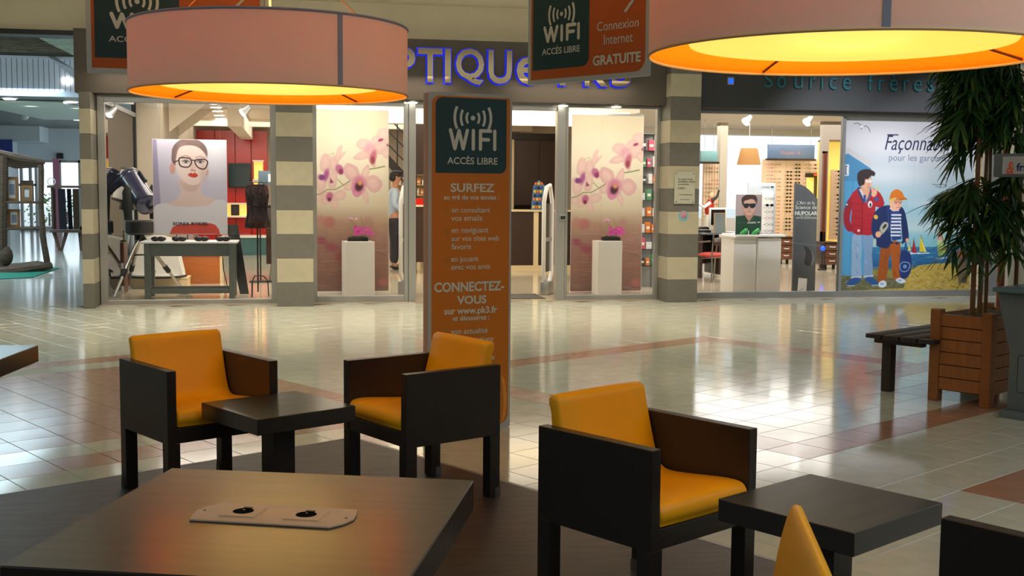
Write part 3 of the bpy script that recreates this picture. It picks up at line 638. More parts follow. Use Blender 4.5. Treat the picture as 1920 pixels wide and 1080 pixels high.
# ================================================================== optician's shop (left), behind y = 15.1
M_ceil = mat('shop_ceiling_white', (232, 222, 205), .8); M_beige = mat('warm_beige_wall', (168, 156, 138), .7, noise=.03, nscale=2)
M_red = mat('glossy_red_panel', (196, 34, 20), .18); M_dbrown = mat('dark_brown_wood', (54, 34, 26), .35, noise=.15, nscale=6, stretch=(1, 1, 8)); M_crm = mat('cream_laminate', (226, 206, 164), .4)
M_wht = mat('white_lacquer', (240, 238, 232), .35); M_glow = mat('warm_strip_light', (255, 240, 205), .5, emit=(255, 232, 185), es=2.2); M_spotglow = mat('spot_bulb', (255, 255, 255), .5, emit=(255, 250, 240), es=12)
struct('ceiling', B(-2.35, 14, 15.3, 28, 2.84, 2.96), M_ceil)
xr0 = at(369, 300, 26.5).x; xr1 = at(513, 300, 26.5).x; xw0 = -2.3; xw1 = at(304, 300, 18.3).x
struct('wall_shop_left', B(xw0, xw1, 18.31, 18.4, 0, 2.84), M_beige)
m = MB(); m.poly([(xw1, 18.4), (xw1 - .08, 18.4), (xr0 - .1, 26.5), (xr0, 26.5)], 0, 2.84, 'z'); struct('wall_shop_side', m, M_beige)
struct('wall_shop_rear', B(xr0 - .1, 5.2, 26.6, 26.7, 0, 2.84), M_beige)
struct('wall_shop_partition', B(5.2, 5.3, 17.6, 28, 0, 2.84), M_beige)
# door frames in the receding wall
for i, Yd in enumerate((20.6, 23.2)):
    f = (Yd - 18.4) / 8.1; xd = xw1 + (xr0 - xw1) * f; T = planeT((xd, Yd, 0), (xr0 - xw1, 8.1, 0))
    t = link('door_%d' % (2 + i), None); t['kind'] = 'structure'; MB(T).box(0, 1.3, -.015, 0.01, 0, 2.15).build('door_frame', M_darkmet, t); MB(T).box(.06, 1.24, -.025, -.012, .02, 2.09).build('door_leaf', mat('pale_lilac_panel', (190, 180, 190), .3), t)
# red wall: tall glossy panels
t = thing('red_panel_wall', 'tall glossy red wall panels at the back of the optician shop', 'panelling', (0, 26.5, 0)); xs_ = [369, 403, 441, 471, 502]
for a, b in zip(xs_[:-1], xs_[1:]):
    B(at(a, 300, 26.5).x + .006, at(b, 300, 26.5).x - .006, 0, .06, .02, 2.7).build('panel', M_red, t, bevel=.004, seg=1)
q0, q1 = at(428, 352, 26.3), at(470, 306, 26.3); t = thing('television', 'black flat television on the red wall', 'television', (0, 26.38, 0)); B(q0.x, q1.x, -.05, .119, q0.z, q1.z).build('casing', M_black, t, bevel=.008); B(q0.x + .03, q1.x - .03, -.054, -.05, q0.z + .03, q1.z - .03).build('screen', mat('tv_screen', (30, 52, 56), .08), t)
M_niche = mat('lit_niche', (255, 214, 130), .6, emit=(255, 200, 90), es=.9)
for i, (u0, v0, u1, v1, lb) in enumerate(((476, 336, 493, 303, 'upper yellow lit niche in the red wall'), (476, 372, 493, 342, 'lower yellow lit niche in the red wall'), (424, 405, 462, 383, 'long yellow lit shelf below the television'))):
    q0, q1 = at(u0, v0, 26.4), at(u1, v1, 26.4); t = thing('lit_shelf', lb, 'shelf', (0, 26.4, 0), group='lit shelves in the red wall'); B(q0.x, q1.x, .05, .09, q0.z, q1.z).build('light_panel', M_niche, t)
    B(q0.x - .02, q1.x + .02, -.1, .09, q0.z - .03, q0.z).build('board', M_wht, t); B(q0.x - .02, q1.x + .02, -.1, .09, q1.z, q1.z + .03).build('board', M_wht, t)
q = at(441, 404, 26.35); t = thing('small_picture', 'small dark picture frame on the shelf under the television', 'picture', (q.x, 26.35, q.z)); B(-.09, .09, 0, .03, 0, .24).build('frame', M_black, t); B(-.05, .05, -.005, 0, .05, .19).build('picture', M_dbrown, t)
q0, q1 = at(418, 455, 25.6), at(505, 432, 25.6); t = thing('low_counter', 'low teal-fronted counter before the red wall', 'counter', (0, 25.6, 0)); B(q0.x, q1.x, 0, .6, 0, .38).build('body', mat('teal_laminate', (70, 110, 112), .3), t); B(q0.x - .03, q1.x + .03, -.03, .6, .38, .42).build('top', M_wht, t)
# ceiling: white beams with gussets
q0, q1 = at(435, 262, 22), at(472, 232, 22)
t = thing('ceiling_beam', 'white boxed ceiling beam hanging before the red panels', 'beam'); B(q0.x, q0.x + .24, 20.5, 26.3, 2.5, 2.84).build('box', M_ceil, t); B(-2.0, 5.0, 24.2, 24.35, 2.68, 2.84).build('cross_beam', M_ceil, t)
for i, Yg in enumerate((19.6, 21.5)):
    f = (Yg - 18.4) / 8.1; xg = xw1 + (xr0 - xw1) * f; t = thing('wall_bracket', ('nearer' if i == 0 else 'farther') + ' white triangular bracket under the shop ceiling at the left wall', 'bracket', (xg, Yg, 0), group='ceiling brackets')
    MB().poly([(0, 2.84), (.62, 2.84), (0, 2.35)], 0, .05).build('gusset', M_ceil, t)
# downlights on the ceiling
for i_, (u, v) in enumerate(((400, 194), (405, 201), (408, 208), (411, 216), (414, 222), (418, 228))):
    q = fl(u, v, 2.83); t = thing('ceiling_downlight', 'recessed ceiling light in the left shop, %s from the front of its receding row' % ORD[i_], 'light', (q.x, q.y, 2.84), group='recessed row of six ceiling lights'); MB().lathe([(.13, 0), (.13, -.012), (.1, -.014)]).build('ring', M_wht, t); MB().lathe([(.1, -.008), (.09, -.02), (1e-3, -.02)]).build('bulb', M_spotglow, t)
def spot(label, u, v, Y, dirx=-1):
    q = at(u, v, Y); t = thing('track_spotlight', label, 'spotlight', (q.x, Y, 0), group='spotlights in the shop windows'); zt = 2.84
    B(-.04, .22, -.03, .03, q.z + .10, q.z + .15).build('ballast', M_alud, t, bevel=.006); MB().tube([(0, 0, q.z + .15), (0, 0, zt)], .012).build('stem', M_alud, t); MB().tube([(0, 0, q.z + .1), (dirx * .02, 0, q.z + .05)], .018).build('joint', M_alud, t)
    MB().tube([(dirx * .0, 0, q.z + .06), (dirx * .05, -.01, q.z + .01), (dirx * .085, -.015, q.z - .02)], [.03, .05, .07], 14).build('head', M_alu, t, smooth=True)
    MB().tube([(dirx * .083, -.015, q.z - .018), (dirx * .095, -.018, q.z - .028)], [.06, .062], 14).build('bulb', M_spotglow, t)
spot('left spotlight above the telescopes', 218, 210, 15.9); spot('right spotlight above the mesh bust window', 468, 210, 15.9)
spot('left spotlight above the sunglasses poster', 1408, 226, 16.1); spot('right spotlight over the eyewear wall', 1522, 227, 16.1)

# woman poster
P = Paint(42, 65, 742, 968, 210); P.fill((196, 190, 214)); P.vgrad([(65, (214, 210, 230)), (500, (200, 196, 220)), (968, (205, 202, 220))])
P.poly([(42, 65), (80, 65), (110, 700), (42, 720)], (160, 152, 186), 8); P.ell(640, 150, 110, 200, (236, 236, 246), soft=160, al=.8)
P.poly([(290, 440), (300, 560), (250, 640), (120, 690), (42, 740), (42, 968), (742, 968), (742, 700), (640, 640), (520, 600), (490, 540), (490, 440)], (226, 202, 198), 10, sm=4)
P.poly([(300, 440), (310, 520), (380, 560), (460, 540), (480, 440)], (206, 174, 170), 24, al=.7, sm=4)
P.poly([(42, 720), (150, 672), (250, 700), (400, 706), (560, 690), (640, 640), (742, 670), (742, 968), (42, 968)], (226, 224, 236), 4, sm=4)
P.ell(392, 190, 170, 140, (128, 104, 102), soft=6); P.ell(260, 240, 42, 70, (128, 104, 102), soft=5); P.ell(385, 110, 115, 50, (136, 112, 108), soft=8)
for k in range(16): P.line([(228 + k * 22, 250 - (8 - abs(k - 8)) * 12), (290 + k * 13, 90 + abs(k - 8) * 3)], 3, [(160, 136, 128), (104, 82, 80)][k % 2], 5, .55)
P.ell(226, 342, 26, 52, (214, 160, 150), soft=5); P.ell(552, 370, 16, 38, (205, 160, 152), soft=5)
P.poly([(268, 210), (300, 140), (390, 118), (480, 140), (545, 210), (560, 300), (545, 380), (500, 450), (455, 492), (385, 492), (330, 455), (275, 385), (258, 300)], (236, 214, 210), 5, sm=5)
P.ell(330, 300, 60, 150, (240, 222, 218), soft=60, al=.6); P.ell(520, 380, 40, 90, (206, 176, 172), soft=50, al=.6)
P.poly([(408, 250), (432, 300), (450, 340), (430, 360), (400, 350), (394, 320)], (224, 190, 182), 12, al=.8, sm=4); P.ell(412, 356, 14, 6, (160, 100, 96)); P.ell(440, 360, 10, 6, (160, 100, 96))
for cx_ in (355, 492): P.ell(cx_, 278, 34, 15, (236, 226, 226)); P.ell(cx_, 272, 34, 18, (120, 100, 100), 0, 16, .45); P.ell(cx_, 277, 14, 13, (84, 92, 104), 0, 5); P.ell(cx_, 277, 6, 6, (36, 36, 44), 0, 4); P.line([(cx_ - 36, 270), (cx_, 258), (cx_ + 36, 272)], 6, (80, 60, 60)); P.line([(cx_ - 44, 228 + (cx_ > 400) * 6), (cx_, 216 + (cx_ > 400) * 6), (cx_ + 46, 234)], 8, (150, 122, 114), 8, .8)
def ring(P, pts, w, c): q = smooth_closed(pts, 6); P.line(q + [q[0]], w, c)
ring(P, [(290, 250), (320, 236), (390, 244), (408, 268), (400, 300), (372, 326), (320, 322), (294, 300)], 12, (58, 30, 32)); ring(P, [(440, 268), (460, 254), (530, 250), (560, 272), (552, 315), (528, 342), (480, 334), (450, 304)], 12, (58, 30, 32))
P.line([(404, 262), (424, 258), (444, 266)], 10, (58, 30, 32)); P.line([(292, 262), (240, 280)], 10, (58, 30, 32))
P.poly([(372, 400), (400, 380), (420, 386), (440, 378), (468, 404), (445, 424), (405, 422)], (206, 66, 48), 3, sm=4); P.line([(376, 402), (420, 400), (466, 405)], 3, (150, 36, 30))
P.poly([(190, 968), (215, 905), (260, 880), (420, 866), (580, 862), (630, 880), (660, 920), (672, 968)], (216, 76, 62), 4); P.poly([(42, 968), (42, 760), (60, 968)], (200, 196, 214), 6)
def poster_at(P, name, label, u0, v1, u1, v0, Y, thick=.01, frame=None, m=M_print, cat='poster', pname='print'):
    a, b = at(u0, v1, Y), at(u1, v0, Y); t = thing(name, label, cat, (a.x, Y, a.z)); w, h = b.x - a.x, b.z - a.z
    link(pname, P.mesh(pname, w, h, m), t, (0, -.0015, 0)); B(-.004, w + .004, 0, thick, -.004, h + .004).build('backing', frame or M_wht, t); return t, w, h
t, w, h = poster_at(P, 'fashion_poster', 'white poster of a woman in dark glasses above the grey table', 289, 439, 424, 263, 15.65)
text('SONIA RYKIEL', Matrix.Identity(4), w * .255, h * .094, w * .49, h * .034, mat('navy_ink', (26, 28, 50), .5), t, 'lettering', off=.03, depth=.003)
for x in (.08, w - .08): MB().tube([(x, .005, h), (x, .005, 2.84 - t.location.z)], .0015, 5).build('hanging_thread', M_steel, t)

# grey display table with sunglasses
M_gt = mat('grey_green_painted_wood', (96, 106, 104), .5, noise=.05, nscale=5); zt = .755; ax0 = at(272, 560, 15.85).x; ax1 = at(441, 560, 15.85).x
t = thing('display_table', 'grey-green painted table under the fashion poster', 'table', (0, 0, 0)); B(ax0 - .05, ax1 + .04, 15.78, 16.4, zt - .022, zt).build('table_top', mat('white_laminate', (225, 228, 230), .3), t, bevel=.004)
ap = MB(); ap.box(ax0 + .02, ax1 - .02, 15.84, 15.865, zt - .19, zt - .022); ap.box(ax0 + .02, ax1 - .02, 16.33, 16.355, zt - .19, zt - .022); ap.build('apron', M_gt, t)
for x in (ax0, ax1 - .075):
    for y in (15.82, 16.3): B(x, x + .075, y, y + .075, .004, zt - .02).build('leg', M_gt, t, bevel=.004, seg=1)
    B(x + .02, x + .055, 15.89, 16.3, .08, .14).build('stretcher', M_gt, t)
B(ax0 + .06, ax1 - .06, 16.05, 16.09, .08, .15).build('stretcher', M_gt, t); B(ax0 + .07, ax1 - .07, 15.84, 15.88, .07, .125).build('stretcher', M_gt, t)
def eyewear_mesh(name, w=.14, dark=True, m=None, lens=None):
    g = MB(); k = 10
    for s in (-1, 1):
        cx_ = s * w * .26; rx, rz = w * .22, w * .15
        o_ = [(cx_ + rx * math.cos(2 * PI * i / k), rz * math.sin(2 * PI * i / k)) for i in range(k)]; i_ = [(cx_ + rx * .78 * math.cos(2 * PI * i / k), rz * .72 * math.sin(2 * PI * i / k)) for i in range(k)]
        vv = [(x, 0, z) for x, z in o_] + [(x, 0, z) for x, z in i_]; g.cm = 0; g.add(vv, [(i, (i + 1) % k, (i + 1) % k + k, i + k) for i in range(k)])
        if dark: g.cm = 1; g.add([(x, .001, z) for x, z in i_], [tuple(range(k))])
        g.cm = 0; g.box(s * w * .49, s * w * .47, 0, w * .8, -.002, .004)
    g.box(-w * .06, w * .06, -.001, .002, .0, .005); return g.mesh(name, [m, lens or m])
M_gf = mat('eyewear_frame_black', (28, 24, 26), .3); M_gf2 = mat('eyewear_frame_brown', (90, 56, 40), .3); M_gf3 = mat('eyewear_frame_rose', (170, 70, 80), .3); M_lens = mat('dark_lens', (24, 26, 34), .08)
me_sun = MB(); 
for s in (-1, 1): me_sun.ball((s * .034, 0, .045), .052, .03, .034, 14); me_sun.box(s * .083, s * .077, 0, .11, .05, .06)
me_sun.box(-.02, .02, -.006, .006, .055, .066); me_sun = me_sun.mesh('frame', M_gf, smooth=True)
for u, lb in ((297, 'leftmost dark sunglasses on the display table'), (336, 'second dark sunglasses on the display table, under the poster'), (378, 'third dark sunglasses on the display table, under the poster'), (418, 'rightmost dark sunglasses on the display table')):
    q = at(u, 450, 15.95); t = thing('sunglasses', lb, 'sunglasses', (q.x, 15.95, zt), group='sunglasses on the grey table'); o = link('frame', me_sun, t, (0, 0, -.012)); o.scale = (1.12, 1, 1)
    MB().box(-.05, .05, .04, .08, 0, .1).build('riser', M_glass, t)

# telescopes
M_tube = mat('midnight_blue_tube', (34, 36, 62), .18, coat=.5); M_tw = mat('white_tube', (226, 224, 216), .3); M_orb = mat('amber_printed_box', (150, 92, 44), .5, noise=.5, nscale=4, c2=(60, 36, 26)); M_chr = mat('satin_steel', (178, 176, 170), .25, metal=.9)
def pt(u, v, Y): q = at(u, v, Y); return (q.x, Y, q.z)
t = thing('telescope', 'dark blue fork-mounted telescope on a steel tripod in the left window', 'telescope')
a, b = Vector(pt(243, 333, 16.82)), Vector(pt(277, 384, 16.3)); d = (b - a).normalized()
tb = MB().tube([a, a + d * .06, a + d * .07, b - d * .05, b - d * .05, b, b + d * .02], [.15, .15, .142, .142, .155, .155, .07], 28).build('optical_tube', M_tube, t, smooth=True)
MB().tube([a - d * .005, a + d * .012], .157, 28).build('front_ring', M_chr, tb, smooth=True); MB().tube([a - d * .006, a - d * .004], .13, 24).build('corrector_lens', M_lens, tb)
MB().tube([b + d * .02, b + d * .09, b + d * .1 + Vector((.06, 0, .03))], .03, 12).build('eyepiece', M_black, tb, smooth=True)
MB().tube([a + Vector((.1, 0, .13)) + d * .1, a + Vector((.1, 0, .13)) + d * .34], .024, 12).build('finder_scope', M_black, tb, smooth=True)
fx0 = at(238, 425, 16.5).x; fx1 = at(288, 425, 16.5).x
fk = MB(); m_ = [(fx0, at(240, 412, 16.5).z), (fx0 - .02, at(240, 360, 16.5).z), (fx0 + .03, at(240, 344, 16.5).z), (fx0 + .09, at(240, 352, 16.5).z), (fx0 + .1, at(240, 412, 16.5).z)]
fk.poly(m_, 16.25, 16.32); fk.poly([(x + .27, z) for x, z in m_], 16.75, 16.82); fk.build('fork_arm', M_black, t, bevel=.012)
cz1 = at(262, 413, 16.5).z; cz0 = at(262, 440, 16.5).z; MB().lathe([(.16, cz0), (.19, cz0 + .03), (.19, cz1 - .02), (.15, cz1)], (fx0 + .17, 16.5, 0), 24).build('drive_base', M_black, t, smooth=True)
top = Vector((fx0 + .17, 16.5, cz0)); feet = [fl(212, 562), fl(343, 545), fl(258, 528)]
for i, f in enumerate(feet):
    f = Vector((f.x, min(max(f.y, 15.7), 17.6), .015)); s0 = top + (f - top).normalized() * .05 + Vector((0, 0, .0)); mid = top.lerp(f, .62)
    lg = MB().tube([s0, mid], .027, 12).build('tripod_leg', M_chr, t, smooth=True); MB().tube([mid, f], .02, 10).build('lower_tube', M_chr, lg, smooth=True); MB().tube([top.lerp(f, .56), top.lerp(f, .66)], .036, 12).build('leg_clamp', M_black, lg); MB().tube([top.lerp(f, .0), top.lerp(f, .1)], .036, 12).build('leg_joint', M_black, lg)
mz = cz0 - .28; MB().lathe([(.16, mz), (.16, mz + .012)], (top.x, top.y, 0), 3).build('spreader_tray', M_black, t)
# white newtonian behind
t = thing('white_telescope', 'white open tube telescope behind the dark blue one', 'telescope'); a, b = Vector(pt(222, 352, 17.2)), Vector(pt(262, 344, 17.35)); 
a, b = Vector(pt(219, 345, 17.1)), Vector(pt(236, 380, 17.1)); a2 = Vector(pt(252, 336, 17.1)); ctr_ = Vector(pt(238, 356, 17.4))
ax_ = Vector((-.3, .1, .95)).normalized(); tb = MB().tube([ctr_ - ax_ * .18, ctr_ + ax_ * .26], .18, 28).build('optical_tube', M_tw, t, smooth=True); MB().tube([ctr_ + ax_ * .25, ctr_ + ax_ * .275], .188, 28).build('front_ring', M_black, tb); MB().tube([ctr_ - ax_ * .2, ctr_ - ax_ * .17], .186, 28).build('rear_ring', M_black, tb)
for u, v in ((222, 545), (262, 530), (243, 520)):
    f = fl(u, v); f = Vector((f.x, 17.3 + (f.y - 17.1) * .3, .015)); MB().tube([ctr_ - ax_ * .25 + Vector((0, 0, -.02)), f], .02, 10).build('tripod_leg', mat('pale_blue_leg', (150, 172, 184), .4), t)
MB().tube([ctr_ - ax_ * .2, ctr_ - ax_ * .3], .05, 14).build('mount_head', M_black, t)
# small scope on stacked boxes
bx0, bx1 = at(199, 500, 16.7).x, at(233, 500, 16.7).x
for i, (v0, v1, lb) in enumerate(((560, 507, 'lower amber telescope carton in the left window corner'), (505, 452, 'upper amber telescope carton carrying the small black scope'))):
    z0, z1 = at(215, v0, 16.7).z, at(215, v1, 16.7).z; z0 = max(.004, z0); t = thing('telescope_box', lb, 'box', ((bx0 + bx1) / 2, 16.88, z0 if i == 0 else ztop), group='telescope cartons'); hh = z1 - z0; ztop = (z0 if i == 0 else ztop) + hh
    B(-(bx1 - bx0) / 2, (bx1 - bx0) / 2, -.18, .18, 0, hh).build('carton', M_orb, t, bevel=.004, seg=1); B(.02, .11, -.184, -.18, .02, .1).build('barcode_label', M_wht, t); B(-.11, .0, -.183, -.18, hh * .6, hh * .9).build('photo_label', mat('sunset_print', (200, 120, 50), .5), t)
bz = ztop; t = thing('small_telescope', 'small black spotting scope standing on the carton stack', 'telescope', ((bx0 + bx1) / 2, 16.88, bz)); B(-.12, .13, -.06, .06, 0, .02).build('base_plate', M_black, t, bevel=.005); MB().tube([(.06, 0, .02), (.07, 0, .16)], [.045, .035], 12).build('arm', M_black, t, smooth=True)
MB().tube([(.06, -.02, .14), (-.04, -.02, .32)], [.042, .05], 16).build('tube', M_black, t, smooth=True); MB().tube([(-.02, -.02, .33), (-.1, -.02, .36), (-.12, -.02, .34)], .022, 10).build('eyepiece', M_black, t, smooth=True); MB().tube([(.02, -.02, .36), (.03, -.02, .31)], .02, 10).build('finder', M_black, t)
# dobsonian on a crate
cx0, cx1 = at(233, 540, 17.5).x, at(352, 540, 17.5).x; zc = at(290, 531, 16.9).z
t = thing('display_plinth', 'low cream plinth under the white rocker telescope base', 'plinth', ((cx0 + cx1) / 2, 17.7, .004)); B(-(cx1 - cx0) / 2, (cx1 - cx0) / 2, -.2, .25, 0, .13).build('body', M_crm, t, bevel=.004, seg=1); B(-(cx1 - cx0) / 2 - .01, (cx1 - cx0) / 2 + .01, -.21, .26, .13, .15).build('top', M_crm, t)
t = thing('rocker_telescope', 'white rocker-box telescope base on the cream plinth', 'telescope', ((cx0 + cx1) / 2, 17.7, .154)); MB().lathe([(.42, 0), (.42, .03)], n=36).build('ground_board', M_black, t); MB().lathe([(.40, .03), (.40, .05)], n=36).build('turntable', M_tw, t)
sidep = [(-.38, .05), (.38, .05), (.3, .42), (.2, .56), (.06, .6), (-.06, .6), (-.2, .56), (-.3, .42)]; MB().poly(sidep, -.2, -.175).build('side_panel', M_tw, t, bevel=.004, seg=1); MB().poly(sidep, .175, .2).build('side_panel', M_tw, t, bevel=.004, seg=1)
B(-.3, -.27, -.175, .175, .05, .4).build('front_panel', M_tw, t); MB().poly([(-.06 + .06 * math.cos(a), .08 + .05 * math.sin(a)) for a in np.linspace(0, PI, 10)], -.205, -.2).build('grip', M_black, t); B(-.12, .1, -.206, -.2, .36, .39).build('handle', M_black, t)
# orange cabinet, shoe-like black object, leaning black panel, cable
x0, x1 = at(341, 500, 18.2).x, at(412, 500, 18.2).x; zt2 = at(380, 480, 18.2).z; t = thing('wooden_cabinet', 'orange-brown wooden cabinet behind the display table', 'cabinet', ((x0 + x1) / 2, 18.47, .004)); w = (x1 - x0) / 2
B(-w, w, -.25, .25, 0, zt2).build('body', mat('orange_wood', (176, 98, 40), .4, noise=.1, nscale=5, stretch=(1, 1, 8)), t, bevel=.004); B(w, w + .03, -.25, .25, 0, zt2).build('side_board', M_crm, t); B(-w - .01, w + .04, -.27, .26, zt2, zt2 + .02).build('top', M_crm, t)
q = fl(356, 541); t = thing('black_pouch', 'small black cloth bundle on the plinth before the cabinet', 'bag', (q.x, 16.55, .004)); MB().ball((0, 0, .03), .11, .06, .032, 16).ball((.05, 0, .04), .07, .05, .03, 14).build('bundle', M_black, t, smooth=True)
a, b, c, d = pt(424, 422, 16.6), pt(446, 420, 16.6), pt(467, 552, 16.45), pt(450, 552, 16.45); t = thing('leaning_panel', 'tall black glossy panel leaning right of the grey table', 'panel')
vv = [a, b, c, d] + [(x, y + .025, z) for x, y, z in (a, b, c, d)]; MB().add(vv, [(0, 1, 2, 3), (7, 6, 5, 4), (0, 4, 5, 1), (1, 5, 6, 2), (2, 6, 7, 3), (3, 7, 4, 0)]).build('sheet', mat('black_gloss', (14, 13, 14), .15), t)
MB().tube([pt(417, 470, 16.7), pt(419, 505, 16.7), pt(426, 535, 16.6), pt(432, 548, 16.5)], .008, 6).build('support_rod', M_black, t)
# mesh bust on a stand
M_mesh = mat('dark_bronze_wire', (40, 26, 26), .35, metal=.6); q = fl(484, 556); t = thing('wire_bust', 'dark wire mesh dress form on a slim black stand', 'dress form', (q.x, 16.1, .004))
zb = at(480, 428, 16.1).z; zt3 = at(480, 347, 16.1).z; H_ = zt3 - zb
prof = [(0, .165), (.12, .16), (.3, .135), (.45, .125), (.6, .14), (.75, .155), (.88, .15), (1, .12)]
def rad(u): return float(np.interp(u, [p[0] for p in prof], [p[1] for p in prof]))
wires = MB(); rr_ = random.Random(3)
for k in range(150):
    a0 = rr_.uniform(0, 2 * PI); u0 = rr_.uniform(0, .9); pts_ = []; a_ = a0; u_ = u0; da = rr_.uniform(-.35, .35); du = rr_.uniform(-.12, .12)
    for s_ in range(9):
        r_ = rad(min(1, max(0, u_))); pts_.append((r_ * math.cos(a_), r_ * .62 * math.sin(a_), zb + H_ * min(1, max(0, u_)))); a_ += da + rr_.uniform(-.15, .15); u_ += du + rr_.uniform(-.05, .05)
    wires.tube(pts_, .0035, 4, cap=False)
for u_ in np.linspace(0, 1, 3): wires.tube([(rad(u_) * math.cos(a), rad(u_) * .62 * math.sin(a), zb + H_ * u_) for a in np.linspace(0, 2 * PI, 21)], .005, 4, cap=False)
for a in np.linspace(0, 2 * PI, 7)[:-1]: wires.tube([(rad(u) * math.cos(a), rad(u) * .62 * math.sin(a), zb + H_ * u) for u in np.linspace(0, 1, 8)], .004, 4, cap=False)
o = wires.build('wire_body', M_mesh, t)
MB().lathe([(rad(u) * .93, zb + H_ * u) for u in np.linspace(0, 1, 10)], n=20, sy=.6).build('lining', mat('maroon_gauze', (52, 22, 26), .6, noise=.4, nscale=20), t, smooth=True)
rim = MB()
for k in range(9): a = k * 2 * PI / 9; rim.tube([(.11 * math.cos(a), .07 * math.sin(a), zt3), (.13 * math.cos(a), .08 * math.sin(a), zt3 + .03), (.11 * math.cos(a + .4), .07 * math.sin(a + .4), zt3 + .035)], .006, 5)
rim.build('neck_curls', M_mesh, t); MB().tube([(0, 0, .06), (0, 0, zb + .1)], .011, 8).build('pole', M_black, t)
for a in (0, 2.2, 4.1):
    MB().tube([(0, 0, .28), (.08 * math.cos(a), .08 * math.sin(a), .27), (.13 * math.cos(a), .13 * math.sin(a), .2), (.14 * math.cos(a), .14 * math.sin(a), .0)], .009, 6).build('foot', M_black, t)
# signs and desk right of it
q = at(503, 345, 18.5); t = thing('counter_notice', 'blue-grey notice board on a post behind the wire bust', 'notice', (q.x, 18.5, .004)); MB().tube([(-.13, 0, 0), (-.13, 0, q.z + .2)], .012).build('post', M_black, t); B(-.15, .2, -.02, 0, q.z - .02, q.z + .2).build('board', mat('slate_blue', (86, 108, 124), .5), t, bevel=.003); B(0, .13, -.024, -.02, q.z + .03, q.z + .15).build('paper', M_wht, t); B(-.3, .1, -.15, .15, 0, .02).build('base', M_black, t)
x0 = at(499, 450, 18.9).x; zt4 = at(508, 388, 18.9).z; t = thing('reception_counter', 'dark brown reception counter at the right of the telescope window', 'counter', (x0, 18.9, .004)); B(0, .6, 0, .7, .25, zt4).build('body', M_dbrown, t, bevel=.004); B(-.03, .62, -.04, .74, zt4, zt4 + .03).build('top', M_dbrown, t)
for x in (.05, .5): MB().tube([(x, .05, 0), (x + .03, .05, .25)], .014).build('leg', M_steel, t)

# ------------------------------------------------------------------ orchid banners and pedestals
P = Paint(592, 207, 728, 545, 150)
P.vgrad([(207, (216, 204, 174)), (300, (232, 222, 196)), (385, (214, 200, 172)), (420, (178, 148, 126)), (460, (160, 120, 108)), (500, (150, 110, 98)), (545, (128, 92, 86))]); P.ell(650, 320, 90, 60, (240, 232, 212), soft=60, al=.6)
def A1(u, v): return (585 + u / 5.4, 200 + v / 5.4)
def petal(pts, c=(226, 190, 182), al=.95, inner=None):
    q = [A1(*p) for p in pts]; P.poly(q, c, 1.2, al, sm=4); cx_ = sum(p[0] for p in q) / len(q); cy_ = sum(p[1] for p in q) / len(q); P.poly([(cx_ + (x - cx_) * .55, cy_ + (y - cy_) * .55) for x, y in q], (238, 208, 198), 4, .5, sm=4)
    P.line(smooth_closed(q, 4), .4, (206, 160, 160), 1, .6)
P.line([A1(40, 890), A1(100, 875), A1(160, 835), A1(240, 835), A1(320, 790), A1(390, 742)], 1.6, (120, 128, 60)); P.line([A1(320, 790), A1(260, 730)], 1.2, (130, 138, 70)); P.line([A1(580, 628), A1(660, 615), A1(735, 598)], 2, (110, 126, 66)); P.line([A1(165, 500), A1(220, 470), A1(260, 560)], .8, (160, 160, 110))
petal([(110, 500), (160, 480), (200, 560), (170, 660), (100, 650), (90, 580)]); petal([(310, 390), (270, 420), (240, 520), (250, 600), (290, 520), (300, 450)]); petal([(345, 455), (300, 480), (280, 540), (310, 510)]); petal([(40, 720), (90, 680), (160, 740), (120, 850), (70, 850)]); petal([(240, 620), (260, 700), (230, 830), (170, 800), (190, 680)]); petal([(200, 500), (260, 560), (240, 640), (190, 640)])
P.ell(*A1(150, 690), 5, 11, (176, 90, 150), 15, 4); P.ell(*A1(105, 715), 6, 5, (130, 60, 130), 0, 3); P.ell(*A1(285, 635), 7, 10, (190, 110, 150), -30, 3); P.ell(*A1(295, 655), 4, 5, (140, 50, 90), 0, 2); P.poly([A1(190, 720), A1(225, 765), A1(185, 775)], (150, 70, 100), 1)
petal([(450, 380), (490, 330), (575, 335), (580, 400), (560, 450), (480, 420)]); petal([(420, 520), (500, 450), (580, 460), (590, 500), (500, 535)]); petal([(600, 330), (660, 285), (690, 340), (640, 400), (590, 390)]); petal([(610, 390), (720, 340), (770, 350), (770, 400), (690, 480), (640, 440)]); petal([(560, 480), (640, 500), (640, 600), (600, 590)]); petal([(665, 240), (770, 220), (775, 330), (690, 320)]); petal([(700, 430), (775, 420), (775, 520), (720, 490)])
P.ell(*A1(585, 420), 9, 8, (220, 150, 180), 0, 8, .7); P.ell(*A1(620, 500), 6, 12, (196, 110, 130), 15, 4); P.ell(*A1(615, 540), 4, 7, (150, 60, 80), 0, 3); P.ell(*A1(695, 335), 5, 2.5, (150, 50, 90), -20, 1.5); P.ell(*A1(770, 385), 3, 3, (150, 90, 100), 0, 2)
petal([(480, 735), (470, 640), (440, 600), (360, 570), (325, 620), (330, 680), (380, 740)], (222, 178, 176)); petal([(490, 720), (510, 640), (570, 580), (580, 660), (540, 740)]); petal([(530, 770), (560, 710), (640, 690), (710, 760), (690, 830), (630, 865), (570, 830)], (222, 178, 176)); petal([(500, 850), (540, 830), (570, 900), (565, 975), (520, 920)]); petal([(330, 800), (400, 745), (440, 780), (400, 840), (330, 840)]); petal([(410, 840), (460, 830), (500, 870), (460, 910), (420, 890)], (220, 140, 180))
P.ell(*A1(475, 790), 12, 17, (206, 110, 160), 15, 8, .85); P.ell(*A1(478, 800), 7, 9, (70, 34, 44), 20, 4); P.ell(*A1(488, 765), 5, 5, (220, 150, 110), 0, 4)
